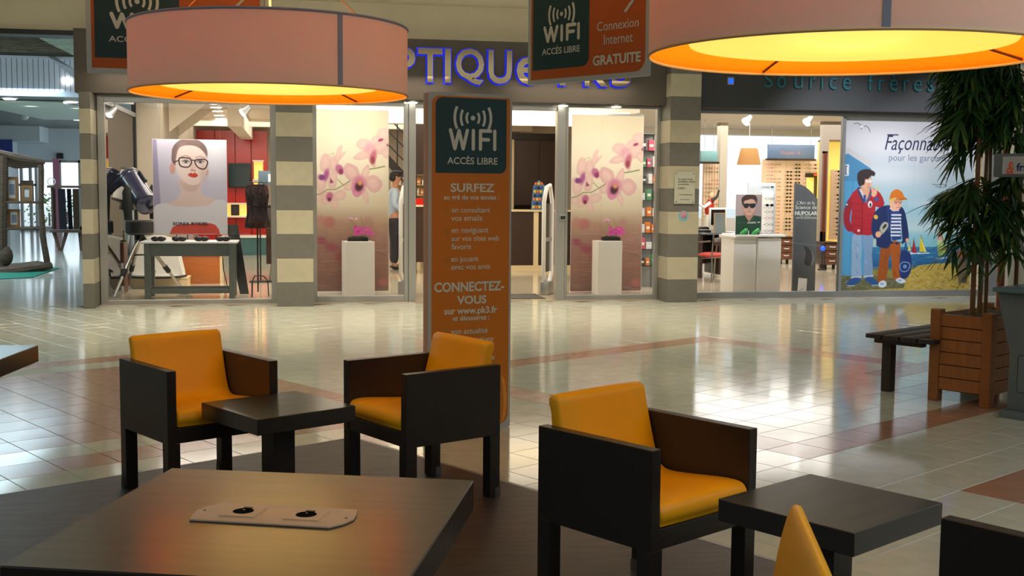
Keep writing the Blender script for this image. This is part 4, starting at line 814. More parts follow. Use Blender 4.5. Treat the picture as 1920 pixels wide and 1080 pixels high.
petal([(100, 880), (180, 860), (230, 900), (190, 960), (110, 990)]); petal([(220, 880), (300, 840), (350, 880), (320, 930), (250, 940)]); petal([(190, 950), (250, 940), (265, 1030), (210, 1010)]); petal([(40, 900), (110, 890), (100, 950), (45, 950)]); P.ell(*A1(180, 905), 6, 8, (190, 100, 140), 20, 4); P.ell(*A1(180, 935), 3, 3.5, (110, 30, 50), 0, 2)
rr_ = random.Random(5)
for (x, y, rx, ry, c) in ((617, 415, 12, 10, (186, 110, 110)), (602, 412, 8, 9, (190, 130, 120)), (640, 422, 11, 10, (184, 146, 126)), (604, 450, 9, 6, (150, 60, 90)), (622, 462, 11, 8, (160, 74, 96)), (700, 440, 14, 12, (176, 130, 120)), (676, 460, 16, 14, (182, 150, 130)), (718, 528, 9, 7, (190, 110, 104)), (636, 480, 8, 10, (160, 90, 90)), (690, 420, 10, 16, (186, 140, 124))): P.ell(x, y, rx, ry, c, rr_.uniform(-20, 20), 6, .75)
for k in range(130):
    y = 425 + 118 * rr_.random(); x = rr_.uniform(592, 728); w_ = rr_.uniform(6, 26); c = rr_.choice([(196, 164, 140), (140, 98, 92), (170, 130, 116), (206, 180, 156), (150, 104, 110)]); P.line([(x, y), (x + w_, y + rr_.uniform(-.6, .6))], rr_.uniform(.5, 1.6), c, 1.5, .4)
P.line([(702, 472), (716, 474), (724, 478)], 1, (80, 90, 50), 1, .7)
def banner(label, u0, v1, u1, v0, Y):
    t, w, h = poster_at(P, 'orchid_banner', label, u0, v1, u1, v0, Y, .004, M_wht, cat='banner'); B(-.02, w + .02, -.012, .012, -.04, .005).build('bottom_bar', M_wht, t, bevel=.004); B(0, w, -.008, .008, h - .005, h + .02).build('top_rail', M_alu, t)
    for x in (.05, w - .05): MB().tube([(x, 0, h + .02), (x, 0, 2.84 - t.location.z)], .002, 5).build('hanging_wire', M_steel, t)
    t['group'] = 'orchid banners'; return t
banner('orchid banner in the window left of the shop entrance', 592, 547, 728, 207, 16.15); banner('orchid banner in the window right of the shop entrance', 1069, 547, 1207, 217, 16.35)
M_pink = mat('magenta_petal', (235, 90, 190), .5); M_pinkl = mat('pale_pink_petal', (240, 180, 215), .5); M_gold = mat('golden_twig', (176, 130, 66), .5)
def flowers(label, u, v, Y, s=1.0, seed=1):
    q = at(u, v, Y); t = thing('orchid_tray', label, 'flower arrangement', (q.x, Y, q.z), group='orchid trays on the white pedestals'); R = random.Random(seed); B(-.13 * s, .13 * s, -.07, .07, 0, .06).build('tray', M_black, t, bevel=.004)
    MB().ball((0, 0, .06), .12 * s, .06, .02, 12).build('moss', mat('moss', (60, 66, 34), .9), t)
    pm = MB(); n_ = 0
    for k in range(26):
        cx_, cy_, cz_ = R.uniform(-.04, .19) * s, R.uniform(-.06, .05), R.uniform(.09, .19) - 0 * k
        for p_ in range(5):
            a = p_ * 2 * PI / 5 + R.random(); dx, dz = math.cos(a) * .018, math.sin(a) * .018; pm.add([(cx_, cy_, cz_), (cx_ + dx - dz * .6, cy_ - .004, cz_ + dz + dx * .6), (cx_ + dx * 1.7, cy_ - .008, cz_ + dz * 1.7), (cx_ + dx + dz * .6, cy_ - .004, cz_ + dz - dx * .6), (cx_, cy_ + .006, cz_)], [(0, 1, 2, 3), (4, 3, 2, 1), (0, 3, 4), (0, 4, 1)])
    o = pm.build('blossoms', M_pink, t); o['kind'] = 'stuff'
    pm = MB()
    for k in range(7):
        cx_, cy_, cz_ = -.06 * s + R.uniform(-.05, .05), R.uniform(-.03, .03), .3 + R.uniform(-.015, .02)
        pm.ball((cx_, cy_, cz_), .014, .01, .012, 6)
    o = pm.build('pale_blossoms', M_pinkl, t); o['kind'] = 'stuff'
    tg = MB(); tg.tube([(.09 * s, 0, .06), (.08 * s, 0, .2), (.05 * s, 0, .3), (.035 * s, 0, .33)], .004, 5); tg.tube([(.0, 0, .06), (.02, 0, .18), (-.05 * s, 0, .25), (-.1 * s, 0, .29)], .004, 5); tg.tube([(-.05, 0, .06), (-.1 * s, 0, .12), (-.17 * s, 0, .16)], .004, 5); tg.build('twig', M_gold, t)
def pedestal(label, u0, u1, v0, v1, Y, rz=0, uf=None):
    a, b = at(u0, v0, Y), at(u1, v1, Y); w = (b.x - a.x); h = b.z - .004; t = thing('pedestal', label, 'pedestal', ((a.x + b.x) / 2, Y + w * .3, .004), rz, 'white display pedestals'); w *= .9
    B(-w / 2, w / 2, -w * .42, w * .42, 0, h).build('body', M_wht, t, bevel=.003, seg=1); return h + .004
h1 = pedestal('white pedestal with pink orchids in the window left of the entrance', 642, 703, 557, 453, 15.75, .12); h2 = pedestal('white pedestal with pink orchids in the window right of the entrance', 1116, 1168, 552, 452, 15.85, .03)
flowers('pink orchids in a black tray on the left pedestal', 671, 453, 15.9, 1.05, 1); flowers('pink orchids in a black tray on the right pedestal', 1145, 452, 16.0, .95, 2)

# ------------------------------------------------------------------ behind the entrance
t = thing('light_box', 'long bright ceiling light trough behind the entrance', 'light'); B(.1, 5.0, 17.0, 17.35, 2.43, 2.63).build('housing', M_glow, t); B(0, 5.15, 16.98, 17.4, 2.63, 2.835).build('rim', M_ceil, t)
x0, x1 = at(963, 400, 22).x, at(1064, 400, 22).x; zb, zt_ = at(990, 385, 22).z, at(990, 262, 22).z
t = thing('wall_cabinet', 'dark brown wall cabinet behind the entrance counter', 'cabinet', (x0, 22, 0)); w = x1 - x0; B(0, w, .0, .5, zb, zt_).build('body', M_dbrown, t); hw = w / 2
xm = at(1011, 300, 22).x - x0
B(.04, xm - .008, -.02, 0, zb + .01, zt_ - .01).build('door', M_dbrown, t, bevel=.003, seg=1); B(xm + .008, w, -.02, 0, zb + .01, zt_ - .01).build('door', M_dbrown, t, bevel=.003, seg=1); B(-.2, w, -.06, .5, zt_, zt_ + .12).build('cornice', M_black, t); B(-.12, 0, 0, .5, 0, zt_).build('side_post', M_crm, t); B(0, w, .3, .5, 0, zb).build('back_panel', M_dbrown, t)
x0, x1 = at(955, 450, 20.6).x, at(1040, 450, 20.6).x; zc = at(990, 394, 20.6).z; zp = at(990, 498, 20.6).z; w = x1 - x0
t = thing('service_counter', 'dark brown counter with cream post and plinth seen through the entrance', 'counter', (x0, 20.6, .004)); xa = at(1000, 450, 20.6).x - x0; xb = at(1009, 450, 20.6).x - x0
B(-1.0, xa, 0, .5, zp, zc - .03).build('front_panel', M_dbrown, t); B(xa, xb, -.02, .5, 0, zc - .03).build('post', M_crm, t); B(xb, w + .3, .02, .5, zp, zc - .03).build('front_panel', M_dbrown, t); B(-1.0, w + .3, -.03, .5, 0, zp).build('plinth', M_crm, t); B(-1.0, w + .3, -.05, .55, zc - .03, zc).build('top', M_crm, t)
# keyring-like colourful display
q = at(1016, 392, 20.3); t = thing('cord_display', 'colourful glasses cord display card standing on the counter', 'display', (q.x, 20.6, zc + .004)); hh = at(1016, 338, 20.3).z - zc
MB().poly([(-.12, 0), (.07, 0), (.13, hh - .1), (.02, hh), (-.08, hh - .1)], .05, .07).build('card', mat('sky_card', (90, 140, 190), .5), t); R_ = random.Random(9); cols_ = [mat('yellow_cord', (230, 190, 40), .5), mat('blue_cord', (40, 80, 170), .5), mat('orange_cord', (220, 110, 40), .5), M_black]
for r in range(7):
    for c in range(3): MB().ball((-.08 + c * .055 + r * .006, .035, .05 + r * .07), .026, .016, .03, 8).build('cord_bundle', cols_[(r + c * 2) % 4], t)
# man
def skin(name, pts, edges, rads, m, parent, sub=2):
    me = bpy.data.meshes.new(name); me.from_pydata(pts, edges, []); o = bpy.data.objects.new(name, me); COL.objects.link(o); md = o.modifiers.new('s', 'SKIN'); md.use_smooth_shade = True
    for i, r in enumerate(rads):
        sv = me.skin_vertices[0].data[i]; sv.radius = r if isinstance(r, tuple) else (r, r)
    me.skin_vertices[0].data[0].use_root = True
    o.modifiers.new('b', 'SUBSURF').levels = sub; dg = bpy.context.evaluated_depsgraph_get(); dg.update(); m2 = bpy.data.meshes.new_from_object(o.evaluated_get(dg)); bpy.data.objects.remove(o)
    m2.materials.clear(); m2.materials.append(m); m2.polygons.foreach_set('use_smooth', [True] * len(m2.polygons)); m2.name = name; return link(name, m2, parent)
q = fl(741, 505); t = thing('person', 'person in pale blue shirt and dark trousers standing in profile inside the shop', 'person', (q.x - .02, 21.1, .004), 0)
M_skin = mat('skin', (190, 134, 106), .5); M_shirt = mat('pale_blue_shirt', (178, 196, 214), .8); M_trou = mat('charcoal_trousers', (44, 44, 52), .8); M_hair = mat('black_hair', (26, 22, 22), .6)
# faces +x
body = [(0, 0, .98), (.01, 0, 1.15), (.0, 0, 1.38), (.01, 0, 1.48), (.025, 0, 1.56), (.05, 0, 1.66), (.04, 0, 1.72)]; be = [(0, 1), (1, 2), (2, 3), (3, 4), (4, 5), (5, 6)]; br = [(.1, .12), (.1, .12), (.12, .17), .06, .06, .095, .08]
for s in (-1, 1):
    k = len(body); body += [(0, s * .19, 1.42), (-.03, s * .23, 1.16), (.16, s * .17, 1.07), (.30, s * .10, 1.12), (.34, s * .08, 1.13)]; be += [(2, k), (k, k + 1), (k + 1, k + 2), (k + 2, k + 3), (k + 3, k + 4)]; br += [.055, .042, .036, .028, .03]
    k = len(body); body += [(0, s * .1, .9), (.01, s * .1, .5), (-.02, s * .1, .09), (.09, s * .1, .04), (.16, s * .1, .035)]; be += [(0, k), (k, k + 1), (k + 1, k + 2), (k + 2, k + 3), (k + 3, k + 4)]; br += [.09, .06, .045, .04, .03]
bo = skin('body', body, be, br, M_skin, t)
fc = MB(); fc.tube([(.135, 0, 1.672), (.165, 0, 1.64), (.135, 0, 1.63)], [.012, .018, .012], 8).ball((.12, 0, 1.60), .02, .026, .008).build('face', M_skin, bo, smooth=True) if False else fc.ball((.155, 0, 1.645), .018, .013, .022, 8).build('nose', M_skin, bo, smooth=True)
MB().ball((.135, 0, 1.605), .012, .026, .007, 8).build('mouth', mat('lips', (150, 84, 72), .5), bo)
for s in (-1, 1): MB().ball((.132, s * .035, 1.672), .012, .014, .009, 8).build('eye', M_black, bo); MB().ball((.035, s * .098, 1.655), .02, .012, .032, 8).build('ear', M_skin, bo)
skin('shirt', [(0, 0, .84), (.01, 0, 1.15), (0, 0, 1.36), (.005, 0, 1.46), (0, -.19, 1.42), (-.03, -.235, 1.16), (.13, -.18, 1.08), (.23, -.135, 1.10), (0, .19, 1.42), (-.03, .235, 1.16), (.13, .18, 1.08), (.23, .135, 1.10)], [(0, 1), (1, 2), (2, 3), (2, 4), (4, 5), (5, 6), (6, 7), (2, 8), (8, 9), (9, 10), (10, 11)], [(.15, .16), (.15, .17), (.14, .185), .075, .075, .06, .05, .042, .075, .06, .05, .042], M_shirt, t)
skin('trousers', [(0, 0, 1.05), (0, .1, .86), (.01, .1, .5), (-.01, .1, .1), (0, -.1, .86), (.01, -.1, .5), (-.01, -.1, .1)], [(0, 1), (1, 2), (2, 3), (0, 4), (4, 5), (5, 6)], [(.16, .178), .12, .085, .07, .115, .085, .07], M_trou, t)
MB().ball((.022, 0, 1.705), .108, .098, .085, 16).ball((-.02, 0, 1.655), .075, .092, .075, 16).ball((.1, 0, 1.745), .045, .07, .035, 12).build('hair', M_hair, t, smooth=True)
for s in (-1, 1):
    MB().ball((.06, s * .1, .045), .14, .05, .045, 12).build('shoe', M_black, t, smooth=True)
    hb_ = MB(); hb_.ball((.35, s * .08, 1.13), .045, .016, .035, 10)
    for k in range(4): hb_.tube([(.38, s * .08, 1.155 - k * .017), (.42, s * .07, 1.15 - k * .017), (.435 - k * .004, s * .055, 1.13 - k * .012)], [.009, .008, .006], 6)
    hb_.tube([(.33, s * .08, 1.16), (.37, s * .055, 1.175), (.4, s * .05, 1.16)], [.011, .009, .007], 6); hb_.build('hand', M_skin, bo, smooth=True)
MB().tube([(.14, -.06, 1.675), (.145, -.015, 1.675), (.145, .015, 1.675), (.14, .06, 1.675)], .005, 5).tube([(.14, -.07, 1.675), (.05, -.1, 1.672)], .004, 5).tube([(.14, .07, 1.675), (.05, .1, 1.672)], .004, 5).build('spectacles', M_black, t)
# anti-theft gates
def gate(label, u0, u1, v0, v1, Y, ro):
    a, b = at(u0, v0, Y), at(u1, v1, Y); w = b.x - a.x; h = b.z; t = thing('antitheft_gate', label, 'security gate', ((a.x + b.x) / 2, Y, .004), ro, 'anti-theft gates'); w = max(w, .42)
    loop = [(-w * .2, 0, .17), (-w * .5, 0, .3), (-w * .5, 0, h - .25), (-w * .2, 0, h - .05), (w * .2, 0, h - .02), (w * .5, 0, h - .25), (w * .5, 0, .3), (w * .25, 0, .17)]
    MB().tube(loop, .03, 10).build('loop', M_wht, t, smooth=True, ang=80); B(-w * .4, w * .4, -.06, .06, 0, .19).build('base', M_alu, t, bevel=.015)
    MB().box(-w * .46, w * .46, -.004, .004, .32, h - .28).build('clear_panel', M_glass, t); B(-w * .5, w * .5, -.012, .012, h * .48, h * .48 + .05).build('crossbar', M_alu, t)
gate('white looped anti-theft gate right of the entrance', 1014, 1040, 557, 345, 16.0, math.radians(62)); gate('white looped anti-theft gate left of the entrance by the standing person', 749, 772, 552, 345, 16.2, math.radians(66))
# mat, steel staircase, racks
a = fl(958, 546); t = thing('door_mat', 'dark entrance mat just inside the shop doorway', 'mat', (2.75, 15.65, .004)); B(-.65, .62, -.35, .35, 0, .008).build('carpet', mat('dark_ribbed_carpet', (70, 66, 60), .9, noise=.2, nscale=60), t)
t = thing('stair_railing', 'black steel stair railing above the standing person', 'stairs', (0, 23.5, 0))
xa, xb = at(715, 300, 23.5).x, at(775, 300, 23.5).x
st_ = MB(); z0 = at(730, 300, 23.5).z; z1 = at(757, 322, 23.5).z
st_.poly([(xa, z0 + .25), (xb, z0 - .42), (xb, z0 - .66), (xa, z0 + .02)], 0, .05); st_.build('stringer', M_black, t)
for k in range(4): MB().tube([(xa, .02, z0 + .45 + k * .27), (xb, .02, z0 - .2 + k * .27)], .014, 6).build('rail', M_black, t)
for k in range(3): x = xa + (xb - xa) * (k + .5) / 3; MB().tube([(x, .02, z0 - .15), (x, .02, 2.84)], .014, 6).build('baluster', M_black, t)
def shelf_unit(name, label, x0, x1, Y, dep, z0, z1, n, group=None, glass=False, seed=1, items=True, palette=None, wm=M_dbrown):
    t = thing(name, label, 'shelf', (x0, Y, .004)); w = x1 - x0; R = random.Random(seed)
    for k in range(n + 1): z = z0 + (z1 - z0) * k / n; B(0, w, 0, dep, z - .012, z).build('shelf_board', M_glass if glass else wm, t)
    for x in (0, w): MB().box(x - .012, x + .012, 0, .03, 0, z1).box(x - .012, x + .012, dep - .03, dep, 0, z1).build('upright', M_alud if glass else wm, t)
    B(0, w, dep, dep + .02, 0, z1).build('back_panel', wm, t)
    if items:
        for k in range(n):
            z = z0 + (z1 - z0) * k / n; x = .03; cnt = 0
            while x < w - .07:
                ww = R.uniform(.05, .09); hh = R.uniform(.1, (z1 - z0) / n * .75); c = R.choice(palette)
                it = thing('boxed_product', 'small %s on the %s, %s level from the bottom, %s from the left' % (c.name.replace('_', ' '), name.replace('_', ' '), ORD[k], ORD[cnt]), 'box', (x0 + x, Y + .03, z + .005), group='boxed products on the ' + name.replace('_', ' ')); B(0, ww, 0, min(.08, dep * .5), 0, hh).build('carton', c, it, bevel=.003, seg=1); B(ww * .15, ww * .85, -.002, 0, hh * .35, hh * .6).build('printed_label', M_wht, it); x += ww + R.uniform(.01, .04); cnt += 1
    return t
pal = [mat('pink_pack', (214, 90, 120), .4), mat('green_pack', (90, 150, 110), .4), mat('white_pack', (220, 222, 224), .4), mat('grey_pack', (70, 74, 80), .4), mat('orange_pack', (226, 130, 50), .4)]
x0, x1 = at(1200, 400, 16.7).x, at(1236, 400, 16.7).x
shelf_unit('accessory_shelf', 'tall glass shelf of small boxes beside the right orchid banner', x0, x1, 16.7, .3, .35, 2.3, 8, glass=True, seed=4, palette=pal, wm=M_alud)
x0, x1 = at(736, 400, 24.2).x, at(800, 400, 24.2).x
shelf_unit('lens_shelf', 'pale back shelf of boxes behind the standing person', x0, x1, 24.2, .3, .9, 1.75, 4, seed=6, palette=[pal[2], mat('beige_pack', (206, 186, 160), .5), pal[4]], wm=M_crm)
t = thing('dark_partition', 'tall dark brown partition behind the left entrance post', 'partition', (0, 23, .004)); B(at(777, 300, 23).x, at(806, 300, 23).x, 0, .1, at(790, 328, 23).z, 2.83).build('panel', M_dbrown, t); B(at(779, 300, 23).x, at(782, 300, 23).x, 0, .1, 0, at(790, 328, 23).z).build('post', M_dbrown, t)
x0, x1 = at(778, 450, 20.0).x, at(812, 450, 20.0).x; t = thing('till_counter', 'brown and cream till counter behind the left entrance post', 'counter', (x0, 20.0, .004)); zc = at(790, 388, 20).z; B(0, .15, 0, .5, .2, zc).build('front_panel', M_dbrown, t); B(.15, x1 - x0 + .5, 0, .5, 0, zc).build('side_panel', M_crm, t); B(-.02, x1 - x0 + .5, -.03, .52, zc, zc + .03).build('top', M_crm, t)
B(.02, .2, .05, .3, zc + .03, zc + .14).build('red_tray', M_red, t)

# ================================================================== second shop (right)
for (a, b, c, d, z0, z1) in ((5.3, 14, 25.0, 25.06, 0, .85), (5.3, 14, 25.0, 25.06, 2.72, 2.84), (13.9, 14, 25.0, 25.06, .85, 2.72)): struct('wall_rear_eyewear', B(a, b, c, d, z0, z1), M_wht)
t = link('window_5', None); t['kind'] = 'structure'; fm = MB()
for x in (5.35, 7.0, 13.2): fm.box(x - .03, x + .03, 24.97, 25.03, .85, 2.72)
fm.build('window_frame', M_wht, t); B(5.3, 13.9, 25.0, 25.01, .85, 2.72).build('glass_pane', M_glass, t)
a, b = at(1350, 300, 22.5), at(1364, 300, 22.5); tag(B(a.x, b.x, 22.5, 22.7, 0, 2.84).build('column', M_cream2), 'slim beige column in front of the bright rear windows', 'column')
# right hand wall with a lit showcase recess
a, b = at(1541, 300, 21.5), at(1700, 300, 21.5); c0, c1_ = at(1558, 262, 21.5), at(1600, 500, 21.5)
struct('wall_showcase', MB().box(a.x, c0.x - .035, 21.5, 21.62, 0, 2.84).box(c0.x - .035, b.x, 21.5, 21.62, c0.z, 2.84), mat('taupe_wall', (158, 146, 132), .7))
t = thing('lit_showcase', 'yellow lit eyewear showcase recessed in the beige wall', 'showcase', (c0.x, 21.63, .004)); w = 1.2
B(0, w, .35, .37, .3, c0.z).build('back_panel', mat('yellow_backlit_panel', (250, 226, 120), .5, emit=(255, 222, 110), es=.55), t); B(-.03, 0, 0, .37, 0, c0.z).build('side_panel', mat('yellow_laminate', (226, 200, 90), .4), t); B(-.03, w, 0, .37, c0.z - .03, c0.z).build('top_panel', M_crm, t)
q = at(1573, 300, 21.5); B(q.x - c0.x, w, .2, .22, .5, 1.9).build('display_panel', mat('peach_rack', (240, 206, 170), .5), t)
# eyewear racks
M_rack = mat('peach_rack_panel', (246, 214, 184), .4); gm = [eyewear_mesh('frame_front', .135, True, M_gf, M_lens), eyewear_mesh('frame_front', .13, False, M_gf2), eyewear_mesh('frame_front', .13, False, M_gf3), eyewear_mesh('frame_front', .13, True, M_gf2, mat('brown_lens', (90, 60, 46), .1))]
def rack(label, u0, u1, v0, v1, Y, cols, rows, gl, grp, skip=0.0, seed=1, tilt=0):
    a, b = at(u0, v1, Y), at(u1, v0, Y); t = thing('eyewear_rack', label, 'rack', (a.x, Y, .004)); w = b.x - a.x; B(0, w, .02, .05, a.z, b.z).build('panel', M_rack, t); R = random.Random(seed)
    for x in np.linspace(.02, w - .02, 6): B(x - .008, x + .008, 0, .02, a.z, b.z).build('rail', M_crm, t)
    B(.02, .05, .02, .06, 0, a.z).build('foot_post', M_alu, t); B(w - .05, w - .02, .02, .06, 0, a.z).build('foot_post', M_alu, t)
    for ci, (fx, kind) in enumerate(cols):
        for r in range(rows):
            if R.random() < skip: continue
            z = a.z + .05 + (b.z - a.z - .12) * (r + .5) / rows; g = kind if isinstance(kind, int) else R.choice(kind)
            o = link('eyeglasses', gm[g], None, (a.x + fx * w, Y - .104, z)); o.rotation_euler = (R.uniform(-.1, .1), 0, 0); tag(o, gl + ', %s row from the bottom, %s column' % (ORD[r], ORD[ci]), 'eyeglasses', grp)
    return t
rack('wide peach eyewear rack below the grey name board', 1426, 1541, 300, 458, 23.2, [(.1, [1, 2]), (.23, [1, 2]), (.42, 0), (.56, [0, 0, 3]), (.74, [1]), (.88, [1, 2, 3])], 22, 'glasses on the wide peach rack', 'glasses on the wide peach rack', .1, 2)
rack('narrow peach eyewear rack behind the small figurine', 1316, 1349, 305, 452, 21.8, [(.2, [1]), (.65, [1, 2])], 18, 'glasses on the narrow rack behind the figurine', 'glasses on the narrow rack', .15, 3)
for r in range(17):
    z = .62 + r * .078
    if r % 6 == 5: continue
    o = link('eyeglasses', gm[0], None, (q.x + .13 + .015 * math.sin(r), 21.68, z)); tag(o, 'dark glasses in the yellow lit showcase, %s row from the bottom' % ORD[r], 'eyeglasses', 'glasses in the yellow showcase')
def board(label, u0, v0, u1, v1, Y, c, txt=None):
    a, b = at(u0, v1, Y), at(u1, v0, Y); t = thing('name_board', label, 'sign', (a.x, Y, a.z)); w, h = b.x - a.x, b.z - a.z; B(0, w, 0, .05, 0, h).build('panel', mat(label[:12], c, .3), t, bevel=.004); B(-.03, w + .03, -.02, .07, -.04, 0).build('ledge', M_dbrown, t)
    for x in (.08, w - .08): MB().tube([(x, .02, h), (x, .02, 2.84 - a.z)], .004, 5).build('hanging_wire', M_steel, t)
    if txt: text(txt, Matrix.Identity(4), w * .27, h * .32, w * .42, None, mat('soft_red_script', (190, 130, 130), .5), t, 'lettering', shear=.3)
    return t
board('grey-blue board with red handwriting over the wide rack', 1440, 272, 1528, 297, 23.0, (96, 116, 146), 'Duspaur 16'); board('pale green board over the narrow rack at the left edge', 1314, 283, 1346, 303, 21.6, (130, 176, 176))
# hanging shade
q = at(1404, 309, 20.0); zt5 = at(1404, 278, 20).z; t = thing('hanging_lampshade', 'tapered beige lampshade hanging in front of the bright windows', 'lamp', (q.x, 20, q.z)); hh = zt5 - q.z
o = MB().lathe([(.215, 0), (.15, hh)], n=32).build('shade', fabricmat('tan_shade_cloth', (226, 178, 120), .35), t, smooth=True)
bm = bmesh.new(); bm.from_mesh(o.data); bmesh.ops.delete(bm, geom=[f for f in bm.faces if len(f.verts) > 4], context='FACES'); bm.to_mesh(o.data); bm.free()
MB().tube([(0, 0, hh - .02), (0, 0, 2.84 - q.z)], .006, 6).build('cable', M_wht, t); MB().tube([(-.15, 0, hh - .01), (.15, 0, hh - .01)], .005, 5).build('spider_bar', M_alu, t); MB().ball((0, 0, hh * .5), .04, .04, .05, 12).build('bulb', M_wht, t)
# white podium with poster, eyewear stand, two green cases
x0, x1 = at(1375, 500, 15.75).x, at(1461, 500, 15.75).x; zt6 = at(1420, 440, 15.8).z
t = thing('white_podium', 'large white two-part podium behind the right shop window', 'podium', (0, 0, .004)); xm = at(1418, 500, 15.75).x
B(x0, xm - .004, 15.75, 16.25, 0, zt6 - .05).build('body', M_wht, t, bevel=.004); B(xm + .004, x1, 15.7, 16.25, 0, zt6 - .05).build('body', M_wht, t, bevel=.004); B(x0 - .02, xm, 15.72, 16.3, zt6 - .06, zt6 - .02).build('top', M_wht, t, bevel=.006); B(at(1384, 440, 15.65).x, at(1472, 440, 15.65).x, 15.62, 16.3, zt6 - .03, zt6).build('top', M_wht, t, bevel=.006)
P = Paint(322, 112, 553, 460, 110); P.fill((168, 150, 154)); P.ell(340, 200, 90, 160, (188, 172, 176), soft=90, al=.7)
P.poly([(322, 300), (390, 292), (440, 330), (490, 292), (553, 302), (553, 460), (322, 460)], (26, 70, 52), 3); P.poly([(395, 270), (400, 320), (440, 350), (480, 320), (482, 260)], (186, 140, 124), 4, sm=4); P.poly([(385, 300), (400, 290), (440, 345), (420, 372)], (20, 58, 42), 2); P.poly([(495, 300), (482, 290), (442, 345), (462, 372)], (34, 84, 62), 2)
P.ell(441, 215, 54, 82, (208, 166, 148), soft=4); P.poly([(392, 240), (400, 292), (438, 304), (478, 292), (492, 240), (470, 285), (440, 292), (410, 285)], (170, 128, 114), 6, al=.7, sm=4); P.ell(382, 222, 8, 18, (190, 140, 124), soft=3)
P.poly([(378, 200), (370, 150), (395, 122), (440, 108), (490, 118), (512, 150), (505, 195), (495, 165), (460, 150), (420, 160), (396, 168), (388, 200)], (66, 46, 40), 3, sm=4)
for s_ in (0, 1): P.poly([(390 + s_ * 54, 192), (438 + s_ * 58, 190), (438 + s_ * 56, 215), (420 + s_ * 54, 230), (396 + s_ * 54, 224)], (30, 32, 42), 2, sm=4)
P.line([(384, 192), (498, 190)], 3, (60, 60, 66)); P.poly([(436, 228), (446, 228), (450, 246), (432, 246)], (184, 138, 120), 3); P.line([(422, 262), (440, 258), (460, 262)], 4, (150, 84, 80)); P.line([(334, 356), (415, 356)], 2, (160, 180, 170), 2, .7)
t, w, h = poster_at(P, 'counter_poster', 'poster of a man in sunglasses and green polo on the white podium', 1379, 428, 1429, 353, 15.72)
t.location.z = zt6 + .002
text('LACOSTE', Matrix.Identity(4), w * .45, h * .285, w * .33, None, M_wht, t, 'lettering', off=.02, depth=.003); MB().poly([(w * .82, h * .29), (w * .86, h * .31), (w * .93, h * .30), (w * .95, h * .315), (w * .93, h * .325), (w * .86, h * .325)], -.004, -.003).build('emblem', M_wht, t)
a, b = at(1402, 428, 15.95), at(1456, 343, 15.95); t = thing('eyewear_stand', 'silver eyewear stand rising behind the podium poster', 'stand', (a.x, 15.95, zt6 + .001)); w, h = b.x - a.x, b.z - zt6; B(0, w, .02, .05, 0, h).build('back_board', mat('silver_board', (196, 204, 212), .25), t, bevel=.003)
B(w * .5, w * .88, -.02, .02, 0, h * .82).build('rack_panel', M_wht, t, bevel=.003); B(0, w, -.05, .08, 0, .012).build('base', M_alu, t)
text('LACOSTE', planeT((0, .02, 0), (1, 0, 0)), w * .48, h * .9, w * .3, None, mat('grey_ink', (110, 120, 126), .5), t, 'lettering', depth=.003); B(w * .82, w * .92, .015, .02, h * .905, h * .935).build('emblem', mat('green_ink', (30, 90, 60), .5), t)
for r in range(6):
    o = link('eyeglasses', gm[[1, 1, 2, 1, 0, 1][r]], None, (a.x + w * .69, 15.87, zt6 + .05 + r * h * .125)); tag(o, 'pair of glasses on the silver stand, row %s' % ['at the very bottom', 'second from the bottom', 'third from the bottom', 'fourth from the bottom', 'second from the top', 'at the top'][r], 'eyeglasses', 'glasses on the silver stand')
for u, lb in ((1397, 'left open green glasses case on the podium'), (1419, 'right open green glasses case on the podium')):
    q = at(u, 425, 15.66); t = thing('glasses_case', lb, 'case', (q.x, 15.66, zt6 + .001), 0, 'green glasses cases'); MB(Matrix.Rotation(math.radians(-38), 4, 'Y')).tube([(-.05, 0, .04), (-.03, 0, .045), (.06, 0, .045), (.075, 0, .04)], [.02, .03, .03, .02], 12).build('shell', mat('glossy_green', (70, 170, 90), .2), t, smooth=True); MB().tube([(.05, 0, 0), (.055, 0, .06)], .006, 6).build('prop', M_wht, t)
# grey totem with curved top
a, b = at(1486, 549, 15.7), at(1534, 345, 15.7); t = thing('curved_totem', 'tall grey totem with a curved top and lens advertisement', 'sign stand', (a.x, 15.7, .004)); w, h = b.x - a.x, b.z
prof_ = [(0, 0), (w, 0), (w, h * .86)] + [(w * (1 - f), h * (.86 + .14 * math.sin(f * PI / 2) ** .9)) for f in np.linspace(.12, .95, 8)] + [(0, h)]
M_tg = mat('graphite_print', (84, 88, 94), .35); MB().poly(prof_, 0, .05).build('board', M_tg, t, bevel=.002, seg=1); M_tgd = mat('dark_graphite_print', (48, 50, 56), .35); M_tgl = mat('light_graphite_print', (112, 116, 122), .35)
def U2(px, py): q = at(px, py, 15.7); return q.x - a.x, q.z
for s_, p0, p1, yb, off in (("L'Art et la", 1494, 1528, 383, .0), ('Science de', 1491, 1532, 392, 0), ('NUPOLAR', 1490.5, 1533, 403, .03), ('verres polarisants', 1492, 1532, 410, 0)): xa, zb = U2(p0, yb); xb, _ = U2(p1, yb); text(s_, Matrix.Identity(4), xa, zb - .004, xb - xa - .004, None, M_lett, t, 'lettering', off=off, depth=.001)
xa, zb = U2(1500, 406); B(xa, xa + .16, -.003, 0, zb, zb + .004).build('rule', M_lett, t)
hd = [U2(*p) for p in ((1507, 461), (1516, 466), (1521, 475), (1523, 488), (1521, 497), (1512, 498), (1508, 492), (1511, 480), (1510, 470))]; MB().poly(smooth_closed(hd, 3), -.002, 0).build('lens_picture', M_tgd, t)
hd = [U2(*p) for p in ((1522, 472), (1526, 480), (1527, 490), (1522, 498), (1520, 496), (1523, 485))]; MB().poly(smooth_closed(hd, 3), -.003, 0).build('lens_edge', M_tgl, t); xa, zb = U2(1491, 475); B(xa, xa + .17, -.002, 0, zb, zb + .004).build('horizon_line', M_tgl, t)
